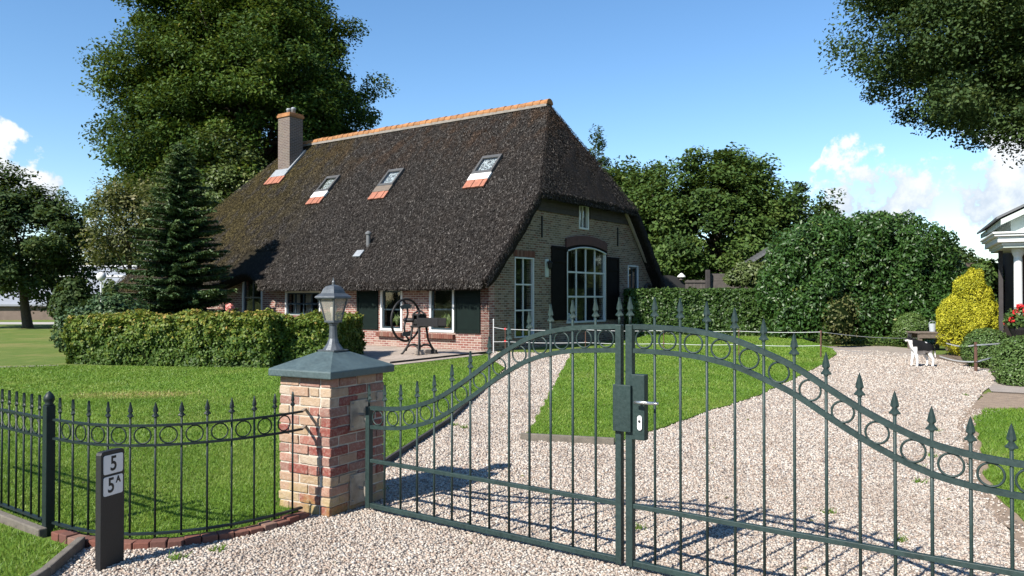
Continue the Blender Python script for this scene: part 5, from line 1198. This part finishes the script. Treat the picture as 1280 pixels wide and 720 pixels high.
mb = MB(); mb.lathe([(.13, 0), (.13, .05), (.05, .1), (.05, .62), (.16, .7), (.26, .92), (.27, .98), (.22, .99)], (0, 0, 0), 14); mb.build('pot', M['iron'], fp2)
D = unit(rng.normal(0, 1, (1100, 3))); P = D * np.array([.34, .32, .26]) * rng.uniform(.5, 1.1, (1100, 1)) + [0, 0, 1.16]; V, F = leaves(P, D, .045, .036, .6); npmesh('foliage', V, F, L['hornbeam'], fp2, var=rng.random(1100))
for k in range(16):
    d = Vector((random.gauss(0, 1), random.gauss(0, 1) - .5, random.gauss(.5, .6))).normalized(); c = Vector((d.x * .36, d.y * .34, 1.16 + d.z * .3)); mb = MB()
    Dk = unit(rng.normal(0, 1, (26, 3)))
    V, F = leaves(Dk * .055 + np.array(c), Dk, .026, .022, .4); npmesh('flower_head', V, F, M['red'], fp2, var=rng.random(26))

# ------------------------------------------------------------------ things in the garden
gw = MB(); gw.box(-9.7, -7.3, -.95, -.7, 0, .96); o = gw.build('garden_wall', M['sidebrick'], uv=True); o.location = HOUSE; o.rotation_euler = (0, 0, HROT); tag(o, 'low red brick garden wall under the wide window behind the hedge', 'wall')
mb = MB()
for k in range(24): mb.box(-9.72 + k * .1, -9.72 + k * .1 + .092, -.97, -.68, .965, 1.03, random.random())
c_ = mb.build('coping', M['edgebrick'], o)

# chaff cutter with its flywheel
cc = empty('chaff_cutter', (-2.65, 22.55, .035), HROT); tag(cc, 'antique black iron chaff cutter with a big spoked flywheel on the patio', 'machine')
for i in (-1, 1):
    for j in (-1, 1):
        mb = MB(); mb.tube([(i * .33, j * .40, 0), (i * .30, j * .36, .04), (i * .22, j * .27, .22), (i * .16, j * .19, .42), (i * .13, j * .15, .78)], [.034, .028, .028, .028, .034], 8); mb.build('leg', M['iron'], cc, smooth=True)
for j in (-1, 1):
    mb = MB(); mb.tube([(.25 * math.cos(a), j * .29, .10 + .17 * math.sin(a)) for a in [math.pi * k / 10 for k in range(11)]], .022, 6); mb.build('leg_arch', M['iron'], cc, smooth=True)
for i in (-1, 1):
    mb = MB(); mb.tube([(i * .235, .29 * math.cos(a), .10 + .17 * math.sin(a)) for a in [math.pi * k / 10 for k in range(11)]], .022, 6); mb.build('leg_arch', M['iron'], cc, smooth=True)
mb = MB(); mb.box(-.17, .17, -.2, .2, .76, .82); mb.box(-.12, -.06, -.18, .18, .82, 1.14); mb.box(.06, .12, -.18, .18, .82, 1.12)
mb.lathe([(.075, -.18), (.085, -.16), (.085, .16), (.075, .18)], (0, 0, 0), 12); 
n0 = len(mb.v) - 48; mb.v[n0:] = [(x, z, y + .92) for x, y, z in mb.v[n0:]]
mb.tube([(-.14, -.12, 1.14), (0, -.05, 1.24), (.14, -.12, 1.12)], .03, 7); mb.tube([(-.14, .12, 1.14), (0, .05, 1.24), (.14, .12, 1.12)], .03, 7); mb.box(-.13, .13, -.15, .15, 1.10, 1.15)
mb.build('cutter_frame', M['iron'], cc, bevel=.008)
wc_ = Vector((-.36, -.17, .97)); mb = MB(); RW = .60
mb.tube([wc_ + Vector((0, RW * math.cos(2 * math.pi * k / 40), RW * math.sin(2 * math.pi * k / 40))) for k in range(40)], .034, 8, closed=True); wh = mb.build('flywheel', M['iron'], cc, smooth=True)
for a0 in (.9, .9 + math.pi):
    mb = MB(); pts = [wc_ + Vector((0, r * math.cos(a0 + .9 * r / RW), r * math.sin(a0 + .9 * r / RW))) for r in (.05, .2, .35, .48, RW)]; mb.tube(pts, [.035, .03, .028, .028, .03], 7); mb.build('spoke', M['iron'], wh, smooth=True)
    mb = MB(); n = 10; o_, i_ = [], []
    for k in range(n + 1):
        a = a0 + .25 + 1.0 * k / n; o_.append((.47 * math.cos(a), .47 * math.sin(a))); i_.append(((.36 - .03 * math.sin(math.pi * k / n)) * math.cos(a), (.36 - .03 * math.sin(math.pi * k / n)) * math.sin(a)))
    mb.prism(o_ + i_[::-1], tuple(wc_ + Vector((.02, 0, 0))), (0, 1, 0), (0, 0, 1), (.012, 0, 0)); mb.build('blade', M['steel'] if False else M['lamp'], wh)
mb = MB(); mb.lathe([(.06, -.06), (.07, 0), (.06, .3)], (0, 0, 0), 10); mb.v = [(wc_.x + z, wc_.y + x, wc_.z + y) for x, y, z in mb.v]; mb.build('hub', M['iron'], wh, smooth=True)
mb = MB(); p = wc_ + Vector((0, RW * .8, -RW * .6)); mb.tube([p, p + Vector((-.16, 0, 0))], [.012, .018], 7); mb.build('crank_handle', M['oldwood'], wh)
mb = MB(); mb.box(.12, .85, -.17, .17, .80, .825); mb.box(.12, .85, -.19, -.165, .80, 1.04); mb.box(.12, .85, .165, .19, .80, 1.04); mb.build('feed_trough', M['iron'], cc, bevel=.004)
mb = MB(); mb.box(-.14, .14, -.09, .09, 0, .13); o = mb.build('stone_block', M['concrete'], bevel=.02); o.location = (-2.62, 22.35, .036); o.rotation_euler = (0, 0, .3); tag(o, 'pale stone block lying under the chaff cutter', 'block')
mb = MB(); mb.box(-.16, .16, -.09, .09, 0, .11); o = mb.build('stone_block', M['darkwood'], bevel=.02); o.location = (-2.33, 22.75, .036); o.rotation_euler = (0, 0, -.2); tag(o, 'dark block lying under the right legs of the chaff cutter', 'block')

# spider plants behind the two small windows
def spider(s, label):
    p = hw(s, .27, .57); o = empty('spider_plant', p, HROT); tag(o, label, 'plant', 'plants on the window sills')
    mb = MB(); mb.lathe([(.055, 0), (.075, .11), (.08, .12), (.07, .125)], (0, 0, 0), 10); mb.build('pot', M['terracotta'], o)
    vs, fs, va = [], [], []
    for k in range(44):
        a = random.uniform(0, 6.28); L_ = random.uniform(.18, .40); hgt = random.uniform(.28, .78); w_ = .016; sx_ = Vector((-math.sin(a), math.cos(a), 0)) * w_
        d = Vector((math.cos(a), math.sin(a) * .45, 0)); b = len(vs)
        for q in range(6):
            t = q / 5; c = d * L_ * t + Vector((0, 0, .12 + hgt * (2.2 * t - 1.9 * t * t))); c.y = max(c.y, -.16); wv = sx_ * (1 - t ** 2 * .9); vs += [c - wv, c + wv]
        for q in range(5): fs.append((b + 2 * q, b + 2 * q + 1, b + 2 * q + 3, b + 2 * q + 2)); va.append(random.random())
    npmesh('foliage', [tuple(v) for v in vs], fs, L['spider'], o, var=va); return o
spider(4.06, 'spider plant in the window behind the flywheel'); spider(1.87, 'spider plant in the window beside the right hand green shutter')
mb = MB()
o = empty('white_ornament', hw(.35, 5.05, .81) if False else HOUSE + Matrix.Rotation(HROT, 3, 'Z') @ Vector((-.26, 5.1, .80)), HROT); tag(o, 'small white ornament on the sill of the big arched window', 'ornament')
mb.lathe([(.10, 0), (.13, .05), (.11, .13), (.05, .18), (.07, .24), (.02, .30)], (0, 0, 0), 12); mb.build('ornament_body', M['whitep'], o, smooth=True)

# dog
def dog(loc, rot, label):
    o = empty('dog', loc, rot); tag(o, label, 'dog')
    V = [(.20, 0, .43), (.08, 0, .425), (-.06, 0, .42), (-.16, 0, .44), (-.24, .0, .555), (-.30, .015, .625), (-.36, .03, .60), (-.405, .04, .578)]
    Rr = [(.135, .16), (.135, .175), (.14, .185), (.135, .17), (.095, .105), (.078, .076), (.050, .046), (.034, .030)]
    E = [(i, i + 1) for i in range(7)]
    def chain(frm, pts, rads):
        b = len(V); V.extend(pts); Rr.extend([(r, r) for r in rads]); E.append((frm, b)); E.extend((b + k, b + k + 1) for k in range(len(pts) - 1))
    for sgn in (-1, 1):
        fx = -.04 * sgn
        chain(3, [(-.165, sgn * .075, .36), (-.155 + fx * .3, sgn * .08, .25), (-.165 + fx, sgn * .08, .13), (-.165 + fx, sgn * .08, .03), (-.205 + fx, sgn * .08, .020)], [.065, .046, .034, .030, .032])
        chain(0, [(.20, sgn * .08, .37), (.165 + fx, sgn * .085, .27), (.245 + fx, sgn * .085, .16), (.235 + fx, sgn * .085, .03), (.195 + fx, sgn * .085, .020)], [.085, .06, .034, .030, .032])
    chain(0, [(.31, 0, .46), (.36, .01, .36), (.37, .02, .26), (.385, .02, .20)], [.035, .030, .030, .014])
    me = bpy.data.meshes.new('body'); me.from_pydata(V, E, []); b = link(bpy.data.objects.new('body', me), o)
    sk = b.modifiers.new('skin', 'SKIN'); me.update()
    for i, r in enumerate(Rr): me.skin_vertices[0].data[i].radius = r; me.skin_vertices[0].data[i].use_root = (i == 0)
    sk.use_smooth_shade = True; ss = b.modifiers.new('sub', 'SUBSURF'); ss.levels = ss.render_levels = 2
    m, t, p = newmat('dog_coat'); co = objco(t); s_ = t.add('ShaderNodeSeparateXYZ'); t.l.new(co, s_.inputs[0])
    n = t.noise(co, 6, 3); zz = t.math('ADD', s_.outputs[2], t.math('MULTIPLY', t.math('SUBTRACT', n, .5), .12)); xx = t.math('ADD', s_.outputs[0], t.math('MULTIPLY', t.math('SUBTRACT', n, .5), .10))
    wl_ = t.math('SUBTRACT', 1.0, t.smooth(zz, .27, .33)); nk = t.math('MULTIPLY', t.math('SUBTRACT', 1.0, t.smooth(xx, -.255, -.225)), t.math('SUBTRACT', 1.0, t.smooth(zz, .59, .625)))
    chest = t.math('MULTIPLY', t.math('SUBTRACT', 1.0, t.smooth(xx, -.17, -.13)), t.math('SUBTRACT', 1.0, t.smooth(zz, .44, .48)))
    dx = t.math('SUBTRACT', s_.outputs[0], .12); spot = t.math('SUBTRACT', 1.0, t.smooth(t.math('ABSOLUTE', t.math('ADD', dx, t.math('MULTIPLY', s_.outputs[2], .0))), .015, .035)); spot = t.math('MULTIPLY', spot, t.smooth(s_.outputs[2], .53, .56))
    wt = t.math('MAXIMUM', t.math('MAXIMUM', wl_, nk), t.math('MAXIMUM', chest, spot))
    belly = t.math('SUBTRACT', 1.0, t.smooth(zz, .33, .38))
    col = t.mix(belly, (.005, .005, .006), (.22, .20, .185)); col = t.mix(wt, col, (.78, .76, .73)); fur = t.noise(scaled(t, co, (60, 60, 160)), 1, 3)
    setp(t, p, base=t.mix(t.math('MULTIPLY', fur, .12), col, (.05, .05, .05)), rough=.85, spec=.12, normal=bump(t, fur, .5, .01)); me.materials.append(m)
    for sgn in (-1, 1):
        mb = MB(); mb.add([(-.255, sgn * .04 + .01, .67), (-.325, sgn * .04 + .01, .685), (-.28, sgn * .085 + .01, .65), (-.275, sgn * .095 + .01, .765)], [(0, 1, 3), (1, 2, 3), (2, 0, 3), (0, 2, 1)]); mb.build('ear', M['ink'], o)
        mb = MB(); mb.lathe([(.002, -.008), (.008, 0), (.002, .008)], (-.355, .03 + sgn * .036, .635), 8); mb.build('eye', M['ink'], o)
    mb = MB(); mb.lathe([(.004, -.014), (.014, -.004), (.013, .008), (.004, .014)], (-.432, .043, .582), 8); mb.build('nose', M['ink'], o); return o
dg_ = dog((9.72, 18.75, .015), R(-8), 'black and white dog standing on the gravel beside the yellow conifer'); dg_.scale = (.86, 1.0, 1.04)

# garden table, bucket, posts and tape
tb = empty('garden_table', (13.05, 24.7, .02), R(-4)); tag(tb, 'weathered plank garden table behind the dog', 'table')
mb = MB()
for k in range(5): mb.box(-.5, .5, -.45 + k * .18, -.45 + k * .18 + .17, .52, .56)
mb.build('tabletop', M['oldwood'], tb, bevel=.006)
for i in (-1, 1):
    for j in (-1, 1): mb = MB(); mb.box(i * .42 - .05, i * .42 + .05, j * .36 - .05, j * .36 + .05, 0, .52); mb.build('leg', M['oldwood'], tb)
mb = MB(); mb.box(-.46, .46, -.43, -.40, .38, .52); mb.box(-.46, .46, .40, .43, .38, .52); mb.build('apron', M['oldwood'], tb)
bk_ = empty('bucket', (13.28, 24.9, .58)); tag(bk_, 'pale grey metal bucket standing on the plank garden table', 'bucket')
mb = MB(); mb.lathe([(.085, 0), (.11, .24), (.115, .25), (.105, .25), (.08, .02)], (0, 0, 0), 16); mb.build('bucket_body', M['bucket'], bk_, smooth=False)
mb = MB(); mb.tube([(.11 * math.cos(a), 0, .24 + .09 * math.sin(a)) for a in [math.pi * k / 10 for k in range(11)]], .006, 5); mb.build('handle', M['bucket'], bk_, smooth=True)
TP = [(-.20, 23.35), (2.13, 22.85), (4.3, 22.35), (6.3, 21.9), (8.38, 21.4)]
tl_ = ['thin rusty tape post with a red insulator beside the house corner', 'thin rusty tape post behind the left gate leaf near the lock', 'thin rusty tape post behind the right gate leaf near the lock', 'thin rusty tape post in the middle of the far lawn edge', 'thin rusty tape post in front of the thin brownish bush']
for k, (x, y) in enumerate(TP):
    o = empty('tape_post', (x, y, 0)); tag(o, tl_[k], 'post', 'posts of the white tape fence')
    mb = MB(); mb.tube([(0, 0, -.05), (0, 0, .76)], .013 if k < 4 else .022, 7); mb.build('rod', M['rust'], o)
    [MB().lathe([(.02, 0), (.032, .01), (.032, .05), (.02, .06)], (0, 0, z), 8).build('insulator', M['red'] if k == 0 else M['rust'], o) for z in (.33, .69)]
o = empty('white_pole', (-.55, 23.45, 0)); tag(o, 'thin white pole holding the tape at the brick house corner', 'post')
mb = MB(); mb.tube([(0, 0, -.03), (0, 0, .98)], .016, 8); mb.build('rod', M['tape'], o); mb = MB(); mb.lathe([(.02, 0), (.02, .03), (.006, .05)], (0, 0, .97), 8); mb.build('pole_cap', M['tape'], o)
def tape(name, pts, label, w_=.012):
    mb = MB(); Q = []
    for a, b in zip(pts, pts[1:]):
        a, b = Vector(a), Vector(b)
        for k in range(8):
            t = k / 8; p = a.lerp(b, t); p.z -= .035 * math.sin(math.pi * t) * (b - a).length / 3; Q.append(p)
    Q.append(Vector(pts[-1])); mb.sweep(Q, .006, w_); tag(mb.build(name, M['tape']), label, 'tape')
f_ = lambda z: [(x, y - .025, z) for x, y in TP]
tape('barrier_tape', [(-.55, 23.42, .77)] + f_(.72) + [(12.5, 24.35, .40)], 'upper white tape stretched across the far lawn edge')
tape('barrier_tape', [(-.55, 23.42, .34)] + f_(.35) + [(10.3, 22.6, .06)], 'lower white tape stretched across the far lawn edge')
o = empty('tape_post', (10.29, 17.5, 0)); tag(o, 'stout brown tape post in front of the clipped bush at the right', 'post', 'posts of the white tape fence')
mb = MB(); mb.tube([(0, 0, -.05), (0, 0, .66)], [.036, .032], 8); mb.build('rod', M['rust'], o); [MB().ring((0, 0, z), (1, 0, 0), .036, .008, 12, 5, Vector((0, 1, 0))).build('insulator', M['black'], o) for z in (.22, .58)]
tape('barrier_tape', [(11.9, 21.6, .40), (10.29, 17.46, .60), (13.0, 19.3, .70)], 'upper white tape bending round the stout brown post', .03)
tape('barrier_tape', [(11.6, 21.4, .06), (10.29, 17.46, .23), (12.6, 19.4, .50)], 'lower white tape bending round the stout brown post', .03)
gl_ = empty('globe_lamp', (-15.9, 30.5, 0)); tag(gl_, 'pale round headed lamp on a thin white pole beyond the left hedge', 'lamp')
mb = MB(); mb.tube([(0, 0, 0), (0, 0, 2.25)], .03, 8); mb.build('pole', M['tape'], gl_); mb = MB(); mb.lathe([(.05, 2.3), (.13, 2.34), (.18, 2.46), (.14, 2.58), (.03, 2.64)], (0, 0, 0), 14); mb.build('globe', M['whitep'], gl_, smooth=True)
rb = empty('pink_bloom', (-7.05, 19.7, 0)); tag(rb, 'single pink bloom standing above the long beech hedge', 'flower')
mb = MB(); mb.tube([(0, 0, 0), (0, 0, 1.36)], .012, 6); mb.build('stem', M['bark'], rb)
Dk = unit(rng.normal(0, 1, (90, 3))); V, F = leaves(Dk * .09 + np.array([0, 0, 1.40]), Dk, .04, .034, .4); npmesh('petals', V, F, M['pink'], rb, var=rng.random(90))

# a few fallen leaves on lawn and gravel
P = np.column_stack([rng.uniform(-6, 4, 260), rng.uniform(4.7, 13, 260), np.full(260, .052)]); P = P[np.abs(P[:, 0]) < .7 * P[:, 1]]
on_l = in_poly(P[:, :2], LAWNL) | in_poly(P[:, :2], ISL) | in_poly(P[:, :2], LAWNR); P = P[on_l | (rng.random(len(P)) < .45)]; on_l = in_poly(P[:, :2], LAWNL) | in_poly(P[:, :2], ISL) | in_poly(P[:, :2], LAWNR); P[:, 2] = np.where(on_l, .052, .026)
V, F = leaves(P, np.repeat(np.array([[0, 0, 1.]]), len(P), 0), .022, .013, .3)
tag(npmesh('fallen_leaves', V, F, L['olive'], var=rng.uniform(.5, 1, len(P))), 'few dry fallen leaves scattered over the lawn and gravel', 'leaves', kind='stuff')

mb = MB(); mb.bar((-2.98, 19.35, .05), (-1.0, 22.65, .05), .05, .06); mb.bar((-1.0, 22.65, .05), (-.62, 23.3, .05), .05, .06)  # dark low strip where patio meets lawn
tag(mb.build('patio_edge_strip', M['iron'], bevel=.01), 'dark low strip along the front of the patio below the chaff cutter', 'edging')

# small weeds in the gravel
W = [(-1.9, 5.12), (-2.1, 4.95), (-1.1, 6.7), (.9, 5.6), (2.4, 6.0), (3.6, 7.0), (3.9, 7.6), (-.6, 9.9), (1.3, 8.7), (2.6, 5.3), (-.75, 10.1), (4.3, 8.1), (5.2, 9.7), (7.6, 13.2)]
P = np.concatenate([np.column_stack([x + rng.normal(0, .025, 46), y + rng.normal(0, .025, 46)]) for x, y in W]); V, F, A = blades(P, .015, .055, .005, lambda P: np.full(len(P), .014))
tag(npmesh('weeds', V, F, M['blade'], var=A * .8), 'tiny green weeds sprouting here and there in the gravel', 'weeds', kind='stuff')
